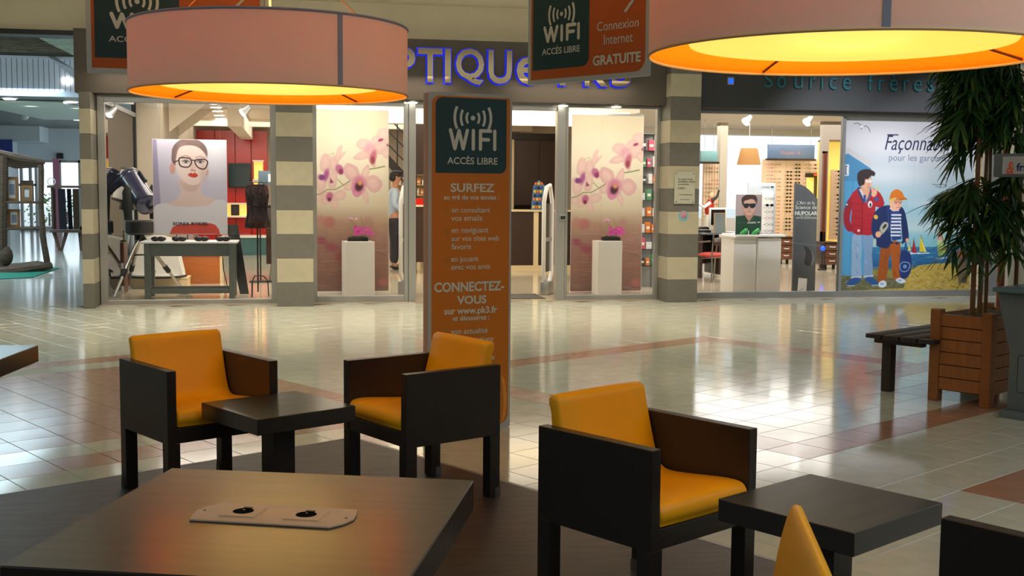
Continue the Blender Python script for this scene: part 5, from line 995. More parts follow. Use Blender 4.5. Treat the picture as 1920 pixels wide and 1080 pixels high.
q = at(1503, 549, 15.5); t = thing('price_card', 'white card leaning against the grey totem', 'card', (q.x, 15.5, .004)); MB(Matrix.Rotation(.12, 4, 'Y') @ Matrix.Rotation(-.15, 4, 'X')).box(-.065, .065, -.004, .004, 0, .24).build('card', M_wht, t)
mm = MB(Matrix.Rotation(.12, 4, 'Y') @ Matrix.Rotation(-.15, 4, 'X'));
for k in range(3): mm.box(-.04 + k * .022, -.025 + k * .022, -.006, -.004, .06 + k * .012, .068 + k * .012)
mm.build('print_mark', M_ink, t)
# drawers, blue lamp, mirror, rear cases
def drawers(label, u0, u1, v0, v1, Y, n):
    a, b = at(u0, v1, Y), at(u1, v0, Y); t = thing('drawer_cabinet', label, 'cabinet', (a.x, Y, .004)); w, h = b.x - a.x, b.z - .004; z0 = max(.08, a.z); B(0, w, 0, .45, z0, h).build('body', M_dbrown, t, bevel=.003); B(-.03, w + .03, -.03, .48, h, h + .03).build('top', M_dbrown, t); M_dw = mat('walnut_front', (120, 78, 56), .4, noise=.1, nscale=4, stretch=(6, 1, 1))
    for k in range(n):
        za = z0 + (h - z0) * k / n; d = B(.015, w - .015, -.018, 0, za + .008, za + (h - z0) / n - .008).build('drawer', M_dw, t, bevel=.003, seg=1); MB().tube([(w * .3, -.018, za + (h - z0) / n * .6), (w * .36, -.045, za + (h - z0) / n * .55), (w * .62, -.045, za + (h - z0) / n * .55), (w * .68, -.018, za + (h - z0) / n * .6)], .01, 6).build('handle', M_wht, d)
    for x in (.06, w - .06): MB().lathe([(.03, 0), (.03, z0)], (x, .1, 0), 10).build('castor', M_black, t)
drawers('walnut drawer cabinet between the podium and the grey totem', 1462, 1486, 447, 487, 22.0, 3); drawers('walnut drawer cabinet right of the blue lamp', 1546, 1574, 457, 497, 20.5, 3)
q = at(1543, 466, 20.3); t = thing('blue_light', 'glowing blue round light beside the right drawer cabinet', 'light', (q.x, 20.3, q.z)); MB().ball((0, 0, 0), .045, n=14).build('bulb', M_blue, t); MB().tube([(0, .02, 0), (0, .02, -q.z + .02)], .01, 6).build('stem', M_black, t); MB().lathe([(.08, 0), (.08, .015)], (0, .02, -q.z + .004), 14).build('base', M_black, t)
a, b = at(1540, 435, 20.8), at(1552, 284, 20.8); t = thing('pillar_mirror', 'narrow wooden framed mirror post left of the yellow showcase', 'mirror', (a.x, 20.8, .004)); w = b.x - a.x; M_mfr = mat('red_brown_wood', (120, 66, 42), .35)
MB().box(0, .035, 0, .06, 0, b.z).box(w - .035, w, 0, .06, 0, b.z).box(0, w, 0, .06, b.z - .04, b.z).box(0, w, 0, .06, a.z - .2, a.z).build('frame', M_mfr, t); B(.035, w - .035, .02, .03, a.z, b.z - .04).build('mirror_glass', mat('mirror', (235, 240, 240), .02, metal=1), t); B(.035, w - .035, .012, .02, a.z + .75, a.z + .98).build('red_card', M_red, t)
a, b = at(1516, 372, 22.8), at(1541, 325, 22.8); t = thing('dark_case_header', 'dark header box with an orange label in front of the wide rack', 'display', (a.x, 22.8, .004)); w = b.x - a.x; zc = at(1520, 333, 22.8).z; B(0, w, 0, .2, zc, b.z).build('header', M_black, t); B(w * .35, w * .75, -.005, 0, zc + .03, b.z - .01).build('orange_label', mat('orange_red_label', (214, 80, 40), .5), t); B(w * .55, w * .72, 0, .2, 0, zc).build('post', M_black, t); B(0, w * .55, .1, .12, .9, zc).build('lit_panel', M_niche, t); B(0, w, 0, .2, 0, .04).build('base', M_black, t)
# desk with monitor, red chair, figurine
x0, x1 = at(1290, 450, 19.2).x, at(1374, 450, 18.4).x; zd = at(1345, 436, 18.9).z
t = thing('office_desk', 'dark wooden consulting desk behind the striped pillar', 'desk', (0, 0, .004)); B(x0, x1 + .1, 18.5, 19.5, zd - .03, zd).build('desk_top', mat('slate_desk_top', (70, 70, 76), .25), t, bevel=.004); B(at(1340, 480, 18.9).x, x1, 18.7, 19.4, .05, zd - .03).build('pedestal_box', M_dbrown, t, bevel=.004); B(x0, x0 + .05, 18.6, 19.4, 0, zd - .03).build('side_panel', M_dbrown, t); B(x0 + .05, at(1340, 480, 18.9).x, 19.3, 19.34, .2, zd - .03).build('modesty_panel', M_dbrown, t)
q = at(1346, 424, 18.8); t = thing('computer_monitor', 'white-framed computer monitor on the consulting desk', 'monitor', (q.x, 18.8, zd + .004), .15); B(-.16, .16, 0, .04, .1, .42).build('casing', M_wht, t, bevel=.006); B(-.135, .135, -.004, 0, .13, .39).build('screen', M_lens, t); B(-.03, .03, .01, .03, 0, .12).build('neck', M_wht, t); B(-.1, .1, -.07, .09, 0, .012).build('foot', M_wht, t)
q = at(1349, 430, 18.62); t = thing('picture_stand', 'thin dark picture panel leaning before the monitor', 'frame', (q.x, 18.6, zd + .004), -.1); MB(Matrix.Rotation(-.12, 4, 'X')).box(-.09, .09, 0, .012, 0, .33).build('panel', M_gt, t); MB(Matrix.Rotation(-.12, 4, 'X')).box(-.1, -.09, -.003, .015, 0, .34).box(.09, .1, -.003, .015, 0, .34).box(-.1, .1, -.003, .015, .33, .34).build('rim', M_gold, t)
q = at(1367, 433, 18.7); t = thing('desk_papers', 'small pile of papers at the right end of the desk', 'papers', (q.x, 18.7, zd + .004)); MB().box(-.15, .1, -.08, .1, 0, .012).build('sheet', M_wht, t); MB(Matrix.Rotation(.3, 4, 'Z')).box(-.12, .1, -.1, .07, .012, .02).build('sheet', M_wht, t)
q = at(1318, 420, 18.8); t = thing('desk_telephone', 'black telephone on the desk beside the pillar', 'telephone', (q.x + .05, 18.9, zd + .004)); B(-.1, .1, -.09, .09, 0, .04).build('body', M_black, t, bevel=.008); MB().tube([(-.09, .0, .06), (-.07, 0, .075), (.07, 0, .075), (.09, 0, .06)], .022, 8).build('handset', M_black, t, smooth=True)
g = fl(1338, 528); t = thing('red_chair', 'red padded chair with steel frame at the consulting desk', 'chair', (g.x, 18.0, .004), math.radians(200)); M_redp = mat('red_vinyl', (190, 50, 36), .35)
zs = at(1338, 478, 18.0).z; MB().ball((0, 0, zs), .25, .23, .045, 20).build('seat', M_redp, t, smooth=True); bk = at(1338, 447, 18.0).z
for x in (-.22, .22):
    MB().tube([(x, .24, 0), (x * .95, .22, zs), (x * .95, .25, bk + .08)], .013, 8).build('rear_leg', M_steel, t, smooth=True); MB().tube([(x, -.23, 0), (x, -.2, zs - .02), (x, -.15, zs + .2), (x, .2, zs + .23)], .013, 8).build('front_leg', M_steel, t, smooth=True)
MB().tube([(-.2, .24, bk - .05), (-.1, .28, bk - .04), (.1, .28, bk - .04), (.2, .24, bk - .05)], [.06, .07, .07, .06], 10).build('backrest', M_dbrown, t, smooth=True); MB().tube([(-.22, 0, zs - .05), (.22, 0, zs - .05)], .012, 6).build('crossbar', M_steel, t)
q = at(1337, 400, 19.0); t = thing('figurine', 'white and red decorative figurine standing on the desk', 'figurine', (q.x - .02, 19.15, zd + .004)); MB().lathe([(.11, 0), (.12, .05), (.1, .1), (.09, .2), (.05, .32)], n=16).build('base', mat('ivory', (236, 230, 214), .4), t, smooth=True)
MB().tube([(0, 0, .3), (.0, 0, .42), (.03, 0, .55)], [.06, .085, .05], 12).build('torso', M_redp, t, smooth=True); MB().ball((.04, 0, .62), .05, .045, .06, 12).build('head', mat('orange_ivory', (236, 190, 150), .5), t, smooth=True); MB().tube([(0, -.05, .5), (-.12, -.07, .42), (-.2, -.06, .47)], [.035, .03, .02], 8).build('arm', M_wht, t, smooth=True); MB().tube([(.03, -.05, .53), (.12, -.05, .6), (.16, -.04, .72)], [.03, .022, .016], 8).build('arm', M_black, t, smooth=True)

# big illustrated poster
P = Paint(45, 48, 828, 1075, 330)
P.vgrad([(48, (196, 196, 206)), (250, (200, 202, 212)), (440, (176, 196, 208)), (600, (150, 190, 206)), (690, (170, 198, 208)), (740, (140, 190, 204)), (815, (120, 186, 200)), (818, (50, 116, 160)), (880, (40, 104, 156)), (930, (30, 84, 130)), (960, (140, 130, 60)), (1075, (120, 112, 60))])
for (x, y, rx, ry) in ((200, 200, 200, 60), (600, 260, 220, 60), (500, 710, 200, 14), (650, 560, 160, 18), (300, 400, 200, 40)): P.ell(x, y, rx, ry, (214, 216, 222), soft=50, al=.5)
rr_ = random.Random(11)
P.poly([(45, 262), (75, 240), (215, 325), (215, 350), (75, 270), (45, 285)], (196, 196, 200), 2); P.poly([(45, 285), (75, 272), (212, 358), (238, 1000), (45, 1000)], (70, 134, 178), 2); P.poly([(45, 426), (212, 426), (236, 1000), (45, 1000)], (76, 150, 196), 2); P.line([(108, 428), (108, 1000)], 2, (50, 110, 160)); P.line([(45, 428), (215, 428)], 2, (48, 104, 150))
P.poly([(48, 338), (84, 335), (84, 400), (48, 402)], (220, 222, 224)); P.line([(66, 345), (66, 392)], 8, (70, 100, 130)); P.line([(58, 346), (74, 346)], 4, (70, 100, 130)); P.line([(58, 392), (74, 392)], 4, (70, 100, 130))
for k in range(60): y = rr_.uniform(822, 935); x = rr_.uniform(240, 740); P.line([(x, y), (x + rr_.uniform(20, 70), y + rr_.uniform(-3, 3))], rr_.uniform(1.5, 5), rr_.choice([(110, 170, 200), (20, 70, 130), (170, 200, 214), (30, 90, 150)]), 3, .6)
P.line([(620, 888), (740, 872)], 9, (214, 224, 230), 6, .8)
P.poly([(460, 960), (520, 925), (620, 915), (740, 910), (828, 930), (828, 1075), (45, 1075), (45, 1000), (200, 985), (420, 1010)], (186, 160, 76), 4)
P.poly([(45, 985), (240, 985), (440, 1010), (430, 1060), (45, 1075)], (96, 96, 66), 6)
for k in range(420):
    x = rr_.uniform(45, 828); lo = 990 if x < 440 else 925; y = rr_.uniform(lo, 1075); a = rr_.uniform(-1.2, 1.2); l_ = rr_.uniform(12, 46)
    P.line([(x, y), (x + l_ * math.cos(a), y + l_ * math.sin(a) * .8)], rr_.uniform(1, 3.4), rr_.choice([(150, 130, 40), (220, 200, 130), (96, 104, 40), (206, 176, 80), (120, 96, 50), (186, 170, 60), (226, 214, 170), (70, 76, 40)] if x > 430 else [(40, 70, 80), (110, 120, 60), (180, 170, 120), (70, 84, 50), (150, 146, 130)]), 2, .75)
def sail(pts, c, hull): P.poly(pts, c, 2); P.line([pts[0], pts[1]], 2, (50, 50, 60)); P.line(hull, 5, (226, 232, 236), 2)
sail([(478, 765), (498, 850), (470, 848)], (190, 36, 50), [(462, 858), (516, 852)]); sail([(518, 745), (554, 842), (516, 846)], (216, 190, 40), [(506, 856), (574, 852)]); sail([(452, 790), (468, 838), (446, 842)], (206, 200, 110), [(440, 850), (476, 850)]); P.poly([(478, 775), (470, 848), (484, 850)], (150, 24, 40), 2); P.poly([(518, 755), (560, 846), (545, 848)], (238, 226, 120), 2, .8)
P.poly([(615, 720), (650, 725), (690, 860), (628, 868)], (190, 206, 150), 3); P.poly([(615, 735), (650, 740), (655, 775), (620, 775)], (206, 160, 160), 3); P.poly([(625, 810), (680, 805), (690, 862), (628, 866)], (140, 176, 96), 3); P.line([(632, 836), (676, 832)], 5, (176, 60, 60)); P.line([(618, 670), (700, 900)], 4, (60, 70, 70))
P.poly([(748, 840), (800, 836), (812, 1030), (756, 1036)], (104, 92, 70), 3); P.poly([(745, 836), (775, 832), (775, 880), (745, 880)], (170, 90, 60), 3)
def gull(pts): P.line(pts, 4, (90, 96, 116), 2)
gull([(104, 100), (125, 96), (146, 108), (152, 122), (146, 132)]); gull([(150, 118), (176, 112), (192, 126), (198, 144)]); P.ell(150, 116, 10, 6, (230, 232, 236)); gull([(578, 446), (610, 450), (640, 446), (664, 452)]); gull([(626, 444), (640, 420), (672, 404)]); P.line([(596, 460), (640, 464), (660, 458)], 3, (90, 110, 130))
P.line([(466, 60), (462, 900)], 3, (150, 160, 176), 4, .25)
# taller boy
P.poly([(116, 750), (170, 745), (172, 900), (176, 1000), (120, 1000), (118, 880)], (134, 164, 196), 2, sm=2); P.poly([(176, 745), (236, 745), (234, 860), (244, 995), (192, 1000), (190, 860)], (120, 150, 186), 2, sm=2)
for k in range(16): x = rr_.choice([rr_.uniform(122, 160), rr_.uniform(192, 228)]); y = rr_.uniform(780, 980); P.line([(x, y), (x + 12, y + 18)], 3, rr_.choice([(170, 196, 220), (90, 120, 160)]), 3, .6)
P.line([(120, 995), (175, 992)], 10, (180, 190, 200)); P.line([(194, 990), (244, 986)], 10, (180, 190, 200))
P.poly([(95, 1040), (100, 1015), (135, 996), (172, 1000), (170, 1020), (130, 1042)], (36, 80, 140), 2, sm=3); P.poly([(198, 1000), (236, 992), (276, 1025), (272, 1040), (240, 1040), (202, 1012)], (36, 80, 140), 2, sm=3); P.line([(98, 1043), (135, 1043)], 4, (200, 206, 210)); P.line([(240, 1042), (274, 1042)], 4, (200, 206, 210))
P.poly([(160, 460), (200, 470), (212, 520), (180, 540), (160, 500)], (214, 160, 130), 3, sm=3)
P.poly([(92, 530), (130, 480), (160, 470), (178, 530), (190, 560), (206, 500), (222, 470), (270, 500), (298, 560), (276, 590), (246, 580), (248, 660), (240, 740), (180, 745), (112, 728), (108, 600)], (168, 28, 44), 2, sm=2)
P.poly([(92, 530), (66, 590), (62, 650), (72, 700), (96, 726), (120, 712), (98, 660), (104, 600), (112, 560)], (150, 24, 40), 2, sm=3)
for y in (560, 600, 640, 685, 720): P.line([(112, y), (170, y + 8)], 3, (110, 14, 30), 3, .7); P.line([(190, y + 6), (240, y)], 3, (206, 60, 66), 3, .6)
P.line([(168, 540), (172, 740)], 4, (120, 16, 34)); P.poly([(134, 470), (150, 466), (182, 540), (176, 560), (150, 520)], (60, 60, 96), 2); P.poly([(146, 480), (160, 474), (184, 528), (178, 540)], (206, 200, 206), 2); P.poly([(225, 465), (212, 500), (190, 545), (200, 550), (228, 490)], (70, 90, 130), 2); P.poly([(172, 512), (188, 512), (186, 552), (178, 556)], (40, 70, 150), 2)
P.ell(78, 570, 8, 16, (60, 70, 84)); P.ell(78, 568, 5, 6, (220, 220, 226)); P.ell(214, 566, 13, 20, (226, 226, 230)); P.ell(216, 570, 6, 12, (40, 50, 80)); P.ell(152, 720, 8, 8, (226, 200, 190))
P.ell(236, 500, 16, 24, (222, 170, 140), 15, 3); P.ell(224, 482, 6, 16, (222, 170, 140), -10, 2); P.ell(250, 536, 14, 12, (60, 80, 140)); P.line([(232, 470), (262, 468), (262, 488)], 5, (200, 196, 120))
P.ell(190, 440, 30, 40, (220, 166, 136), 0, 3); P.poly([(138, 440), (134, 390), (160, 366), (200, 362), (236, 380), (232, 402), (214, 400), (196, 420), (180, 420), (176, 450), (160, 456), (150, 462)], (46, 34, 36), 2, sm=3); P.ell(210, 432, 9, 8, (226, 226, 230)); P.ell(192, 432, 8, 8, (226, 220, 220)); P.line([(184, 430), (218, 430)], 2.5, (200, 200, 210)); P.ell(202, 452, 4, 8, (200, 136, 110)); P.line([(194, 468), (208, 467)], 3, (150, 70, 66))
# smaller boy
P.poly([(290, 800), (348, 800), (334, 900), (322, 1020), (272, 1018), (280, 900)], (150, 76, 22), 2, sm=2); P.poly([(340, 790), (400, 790), (400, 900), (410, 1000), (366, 1006), (352, 900)], (164, 84, 26), 2, sm=2)
for k in range(14): x = rr_.choice([rr_.uniform(284, 318), rr_.uniform(362, 392)]); y = rr_.uniform(830, 990); P.line([(x, y), (x + 10, y + 16)], 3, rr_.choice([(190, 110, 46), (110, 50, 10)]), 3, .6)
P.poly([(280, 1030), (300, 1014), (322, 1020), (326, 1044), (306, 1056), (282, 1050)], (206, 216, 226), 2, sm=3); P.poly([(380, 1012), (404, 998), (432, 1010), (440, 1024), (410, 1032)], (206, 216, 226), 2, sm=3); P.ell(300, 1034, 12, 6, (130, 170, 210)); P.ell(405, 1014, 12, 5, (130, 170, 210))
P.poly([(404, 850), (420, 836), (456, 848), (470, 890), (468, 960), (444, 1002), (414, 1000), (400, 960)], (26, 50, 110), 2, sm=3); ring(P, [(430, 905), (455, 912), (462, 930), (450, 955), (430, 962), (410, 955), (402, 930), (410, 912)], 5, (130, 160, 210)); P.ell(432, 932, 12, 12, (100, 140, 200)); P.line([(424, 848), (432, 790), (444, 848)], 6, (30, 60, 120))
P.poly([(232, 640), (262, 590), (320, 570), (336, 600), (346, 780), (412, 780), (384, 585), (400, 580), (424, 620), (448, 740), (444, 780), (424, 790), (410, 800), (400, 786), (340, 800), (330, 824), (262, 812), (240, 760), (226, 720)], (24, 42, 92), 2, sm=2)
P.poly([(330, 596), (388, 596), (406, 770), (350, 780)], (34, 60, 128), 2)
for k in range(7): y = 628 + k * 20; P.line([(345, y), (396, y)], 10, (220, 222, 230), 2)
P.poly([(328, 590), (350, 606), (384, 604), (384, 580), (340, 580)], (222, 222, 230), 2); P.line([(318, 580), (330, 720)], 5, (60, 90, 150), 4, .7); P.ell(250, 640, 12, 14, (220, 170, 70), -30)
P.poly([(274, 720), (280, 690), (300, 668), (324, 676), (324, 700), (304, 730), (286, 744)], (150, 150, 140), 2, sm=3); P.ell(304, 694, 8, 16, (40, 50, 50), 40, 3); ring(P, [(284, 708), (292, 690), (306, 676), (318, 682), (312, 706), (296, 726)], 3, (220, 220, 210)); P.ell(268, 742, 17, 18, (224, 170, 134), 0, 2); P.ell(250, 790, 8, 26, (180, 190, 180)); P.ell(440, 776, 10, 12, (224, 160, 130))
P.ell(364, 560, 36, 44, (226, 174, 148), 0, 3); P.poly([(328, 560), (326, 530), (400, 534), (404, 545), (370, 540), (340, 548)], (214, 180, 80), 2); P.poly([(326, 532), (336, 496), (366, 476), (400, 494), (412, 520), (430, 534), (396, 540), (360, 526), (330, 536)], (204, 112, 30), 2, sm=3); P.line([(368, 534), (428, 536)], 5, (160, 80, 20))
for cx_ in (366, 390): ring(P, [(cx_ - 10, 548), (cx_, 540), (cx_ + 10, 548), (cx_, 562)], 3, (170, 60, 60)); P.ell(cx_, 552, 3, 4, (50, 60, 80))
P.ell(382, 570, 4, 6, (206, 146, 120)); P.line([(372, 584), (390, 582)], 4, (176, 90, 80))
a, b = at(1577, 547, 15.08), at(1838, 219, 15.08)
t = thing('illustrated_poster', 'large seaside poster of two boys filling the right window', 'poster', (a.x, 15.165, a.z)); w, h = b.x - a.x, b.z - a.z
link('print', P.mesh('print', w, h, M_print), t, (0, -.0015, 0)); B(-.01, w + .01, 0, .02, -.01, h + .01).build('backing', M_wht, t)
T9 = Matrix.Identity(4); M_navy = mat('navy_lettering', (38, 40, 84), .5)
def V9(px, py): q = at(px, py, 15.16); return q.x - a.x, q.z - a.z
x0, z0 = V9(1659, 281); x1, _ = V9(1781, 279); zt_ = V9(1659, 253)[1]; text('Façonnable', T9, x0, z0 - .05, x1 - x0, (zt_ - z0) + .05, M_navy, t, 'lettering', shear=.28, depth=.003); x1b, z1b = V9(1690, 254); B(x0 + .03, x0 + .2, -.004, -.003, zt_ - .004, zt_ + .012).build('flourish', M_navy, t)
x0, z0 = V9(1667, 297); x1, _ = V9(1774, 297); text('pour les garçons', T9, x0, z0 - .03, x1 - x0, None, mat('grey_blue_lettering', (120, 134, 160), .5), t, 'lettering', depth=.003)

# ================================================================== corridor at the far left
M_slat = mat('white_slat', (206, 212, 226), .4); M_rib = mat('ribbed_metal_ceiling', (112, 104, 84), .5, noise=.5, nscale=5, stretch=(1, 3, 1)); M_cold = mat('cool_white_wall', (206, 216, 220), .7)
Ys = 25.0; zs0, zs1 = at(60, 175, Ys).z, at(60, 110, Ys).z
t = thing('slatted_bulkhead', 'white vertical slatted bulkhead under the corridor ceiling', 'bulkhead', (0, Ys, 0)); xA, xB = -9.5, -3.6
nsl = int((xB - xA) / .101)
for k in range(nsl): x = xA + k * .101; B(x, x + .09, -.02, .0, zs0 + .04, zs1).build('slat', M_slat, t)
B(xA, xB, .0, .03, zs0 + .04, zs1).build('backing', mat('navy_joint_backing', (40, 40, 70), .7), t); B(xA, xB, -.06, .06, zs0 - .06, zs0 + .04).build('lower_beam', M_slat, t); B(xA, xB, -.05, .05, zs1, zs1 + .05).build('upper_rail', M_slat, t)  # navy backing shows as dark joints between the slats
x0, x1 = at(95, 110, 24).x, at(150, 140, 24).x
MB().add([(at(92, 109, Ys).x, -.08, zs1 + .03), (at(150, 143, Ys).x, -.6, zs1 - .42), (at(150, 143, Ys).x, -.6, zs1 - .25), (at(104, 109, Ys).x, -.08, zs1 + .05), (at(92, 109, Ys).x, .0, zs1 + .03), (at(150, 143, Ys).x, -.5, zs1 - .42), (at(150, 143, Ys).x, -.5, zs1 - .25), (at(104, 109, Ys).x, .0, zs1 + .05)], [(0, 1, 2, 3), (7, 6, 5, 4), (0, 4, 5, 1), (1, 5, 6, 2), (2, 6, 7, 3), (3, 7, 4, 0)]).build('diagonal_beam', M_slat, t)
q = thing('emergency_light', 'pair of small white lights on the slatted bulkhead', 'light', (0, 0, 0)); a = at(118, 151, Ys - .1)
for dx in (0, .09): B(a.x + dx, a.x + dx + .04, Ys - .06, Ys - .02, a.z - .05, a.z + .05).build('lamp', M_spotglow, q)
# upper ceiling: ribs (individual boards), with a lighter diagonal strip
t = link('ceiling', None); t['kind'] = 'structure'; zc = zs1 + .12
B(-22, -2.4, 15.3, 42, zc + .14, zc + .2).build('ceiling_deck', M_rib, t)
for k in range(34): y = 19.0 + k * .18; MB(Matrix.Translation((0, y, zc)) @ Matrix.Rotation(.5, 4, 'X')).box(-11, -2.6, 0, .15, 0, .012).build('ceiling_blade', M_rib, t)
for k in range(20):
    f = k / 19; a = fl(58, 66, zc - .06).lerp(fl(150, 112, zc - .06), f); MB(Matrix.Translation((a.x, a.y, zc - .05)) @ Matrix.Rotation(.5, 4, 'X')).box(0, .85, 0, .2, 0, .012).build('light_blade', mat('pale_green_blade', (200, 216, 206), .4), t)
# lower corridor zone
zl = zs0 - .02; M_lowc = mat('grey_green_ceiling', (104, 116, 112), .5, noise=.3, nscale=3)
struct('ceiling_corridor', B(-22, -2.4, 25.1, 41, zl, zl + .1), M_lowc)
t = thing('grille_band', 'pale slatted grille band running across the corridor ceiling', 'ceiling grille', (0, 0, 0)); 
a, b = fl(-20, 190, zl - .05), fl(125, 224, zl - .05)
for k in range(44):
    p = a.lerp(b, k / 43); B(p.x - .6, p.x + 1.5, p.y - .05, p.y + .05, zl - .06, zl - .03).build('slat', mat('pale_green_blade', (200, 216, 206), .4), t)
for i, (u, v) in enumerate(((18, 185), (57, 196), (134, 191), (146, 200), (146, 224))):
    p = fl(u, v, zl - .02); tt = thing('corridor_downlight', 'round bright downlight in the corridor ceiling, %s' % ['far left', 'left of the sphere camera', 'near the bulkhead end', 'beside the striped pillar', 'farthest and lowest'][i], 'light', (p.x, p.y, zl), group='corridor downlights'); MB().lathe([(.17, 0), (.17, -.02)]).build('ring', M_wht, tt); MB().lathe([(.13, -.02), (.11, -.04), (1e-3, -.04)]).build('bulb', M_spotglow, tt)
a = at(45, 216, 32.0); t = thing('sphere_fixture', 'pale green sphere hanging under the corridor ceiling', 'lamp', (a.x, 32, a.z)); MB().ball((0, 0, 0), .13, n=20).build('globe', mat('pale_green_globe', (170, 190, 176), .3), t, smooth=True); MB().tube([(0, 0, .1), (0, 0, zl - a.z)], .02, 8).build('stem', M_alu, t)
# far wall with glazed doors
zg = at(100, 300, 40).z; zb2 = at(60, 268, 40).z
struct('wall_corridor_far', MB().box(-22, -4, 40.0, 40.2, zg, zl), M_cold); struct('wall_corridor_upper', MB().box(-22, at(80, 280, 39).x, 38.6, 39.98, zb2, zl).box(-22, at(20, 280, 39).x, 38.6, 39.98, 0, zb2), M_cold)
struct('wall_corridor_left', B(-22.1, -22, 15, 42, 0, 4.4), M_cold)
a, b = at(0, 290, 38.5), at(22, 262, 38.5); t = thing('wall_sign', 'saturated blue sign panel on the far corridor wall', 'sign'); B(a.x - 1, b.x, 38.54, 38.59, a.z, b.z).build('panel', mat('royal_blue', (20, 50, 140), .4), t)
t = link('window_6', None); t['kind'] = 'structure'; m = MB()
xg = [at(u, 350, 40).x for u in (24, 40, 57, 68, 112, 150, 200)]
for x in xg: m.box(x - .045, x + .045, 40.0, 40.12, 0, zg)
m.box(xg[0], xg[-1], 40.0, 40.12, 0, .12); m.box(xg[0], xg[-1], 40, 40.12, zg - .08, zg); m.box(xg[0], xg[3], 40, 40.12, 1.42, 1.5); m.build('window_frame', M_alu, t); B(xg[0], xg[-1], 40.05, 40.06, .12, zg - .08).build('glass_pane', M_glass, t)
struct('wall_corridor_end', MB().box(-22, xg[0], 40, 40.2, 0, zg), M_cold)
t = thing('red_curtain', 'thin red vertical banner in the far glazed entrance', 'banner', (at(106, 350, 39.6).x, 39.6, .01)); B(-.1, .1, 0, .02, 0, 2.3).build('cloth', mat('faded_red', (190, 120, 140), .6), t); B(-.13, .13, -.05, .07, -.0, .03).build('base', M_alu, t)
a = at(112, 293, 39.9); t = thing('door_sensor', 'small black sensor box over the far glazed entrance', 'sensor', (a.x, 39.95, a.z)); B(-.1, .1, -.08, 0.04, -.08, .1).build('box', M_black, t, bevel=.01)
# ground and planting outside the glazing
struct('ground', B(-60, 60, 42, 90, -.3, -.1), mat('pale_paving', (200, 200, 194), .8))
struct('ground', B(5.3, 40, 28.1, 42, -.3, -.1), mat('pale_paving', (200, 200, 194), .8))
def shrub(label, x, y, r):
    t = thing('shrub', label, 'shrub', (x, y, -.1)); R = random.Random(int(x * 10)); m = MB()
    for k in range(160):
        th_, ph = R.uniform(0, 2 * PI), R.uniform(.05, PI * .55); rr2 = r * R.uniform(.7, 1); p = Vector((rr2 * math.cos(th_) * math.sin(ph), rr2 * math.sin(th_) * math.sin(ph), .2 + rr2 * math.cos(ph))); d = Vector((R.uniform(-1, 1), R.uniform(-1, 1), R.uniform(-1, 1))).normalized() * .14; e = d.cross(Vector((0, 0, 1))).normalized() * .06; m.add([p, p + d * .5 + e, p + d, p + d * .5 - e], [(0, 1, 2, 3)])
    o = m.build('foliage', mat('garden_leaf', (80, 120, 60), .7), t); o['kind'] = 'stuff'; MB().tube([(0, 0, 0), (0, 0, .5)], .04, 6).build('stem', M_dbrown, t)
shrub('round green shrub outside the far glazed entrance', at(92, 380, 47).x, 47, 1.0); shrub('second green shrub outside, seen past the left window corner', at(125, 385, 49).x, 49, .9)
# rustic stand with framed pictures
M_drift = mat('driftwood', (92, 74, 60), .8, noise=.35, nscale=8, stretch=(1, 1, 5), bump=.4, bscale=20); Yr = 21.2
def rp(u, v, Y=Yr): a = at(u, v, Y); return (a.x, Y, a.z)
t = thing('rustic_stand', 'rough driftwood market stand at the left edge of the picture', 'stand')
MB().tube([rp(3, 500), rp(2, 420), rp(4, 292)], [.09, .1, .1], 9).build('post', M_drift, t, smooth=True); MB().tube([rp(88, 497), rp(80, 440), rp(77, 390), rp(77, 318), rp(76, 308)], [.045, .055, .045, .05, .05], 9).build('post', M_drift, t, smooth=True)
MB().tube([rp(83, 450), rp(87, 470), rp(91, 497)], [.03, .035, .04], 8).build('forked_branch', M_drift, t, smooth=True)
MB().tube([rp(-30, 488, 22.3), rp(-30, 300, 22.3)], .07, 8).build('post', M_drift, t)
for k in range(5): MB().tube([rp(-10, 284 + k * 4, Yr + .1 * k), rp(30, 294 + k * 4, Yr + .1 * k), rp(84 - k * 3, 304 + k * 1.5, Yr + .1 * k)], [.05, .06, .04], 7).build('roof_pole', M_drift, t, smooth=True)
for v in (377, 427): a0, b0 = rp(2, v), rp(78 if v < 400 else 64, v); B(a0[0], b0[0], Yr - .05, Yr + .4, a0[2] - .04, a0[2]).build('shelf_board', M_drift, t, bevel=.006)
for k in range(4): MB().tube([rp(-10, 512 - k * 3, Yr - .4 + .3 * k), rp(40, 508 - k * 2, Yr - .35 + .3 * k), rp(97 - k * 8, 498 - k, Yr - .1 + .2 * k)], [.07, .09, .06], 8).build('base_log', M_drift, t, smooth=True)
MB().ball(rp(10, 480), .13, .12, .18, 12).build('stump', M_drift, t, smooth=True)
M_goldf = mat('gilt_frame', (150, 104, 60), .45); M_paper = mat('mat_board', (214, 210, 206), .7); M_sk = mat('sketch_grey', (130, 134, 150), .7)
def framed(label, u0, v0, u1, v1, Y, rest, tilt=-.08, dark=False):
    a, b = at(u0, v1, Y), at(u1, v0, Y); t = thing('framed_picture', label, 'picture', (a.x, Y, rest), 0, 'framed pictures on the rustic stand'); w, h = b.x - a.x, b.z - a.z; T = Matrix.Rotation(tilt, 4, 'X'); f = .045
    MB(T).box(0, w, -.02, .01, 0, f).box(0, w, -.02, .01, h - f, h).box(0, f, -.02, .01, f, h - f).box(w - f, w, -.02, .01, f, h - f).build('frame', M_goldf, t); MB(T).box(f, w - f, -.008, .005, f, h - f).build('mat_board', M_sk if dark else M_paper, t); MB(T).box(w * .3, w * .72, -.012, -.008, h * .25, h * .7).build('picture', M_sk if not dark else M_paper, t)
z1_ = rp(0, 377)[2] + .003; z2_ = rp(0, 427)[2] + .003
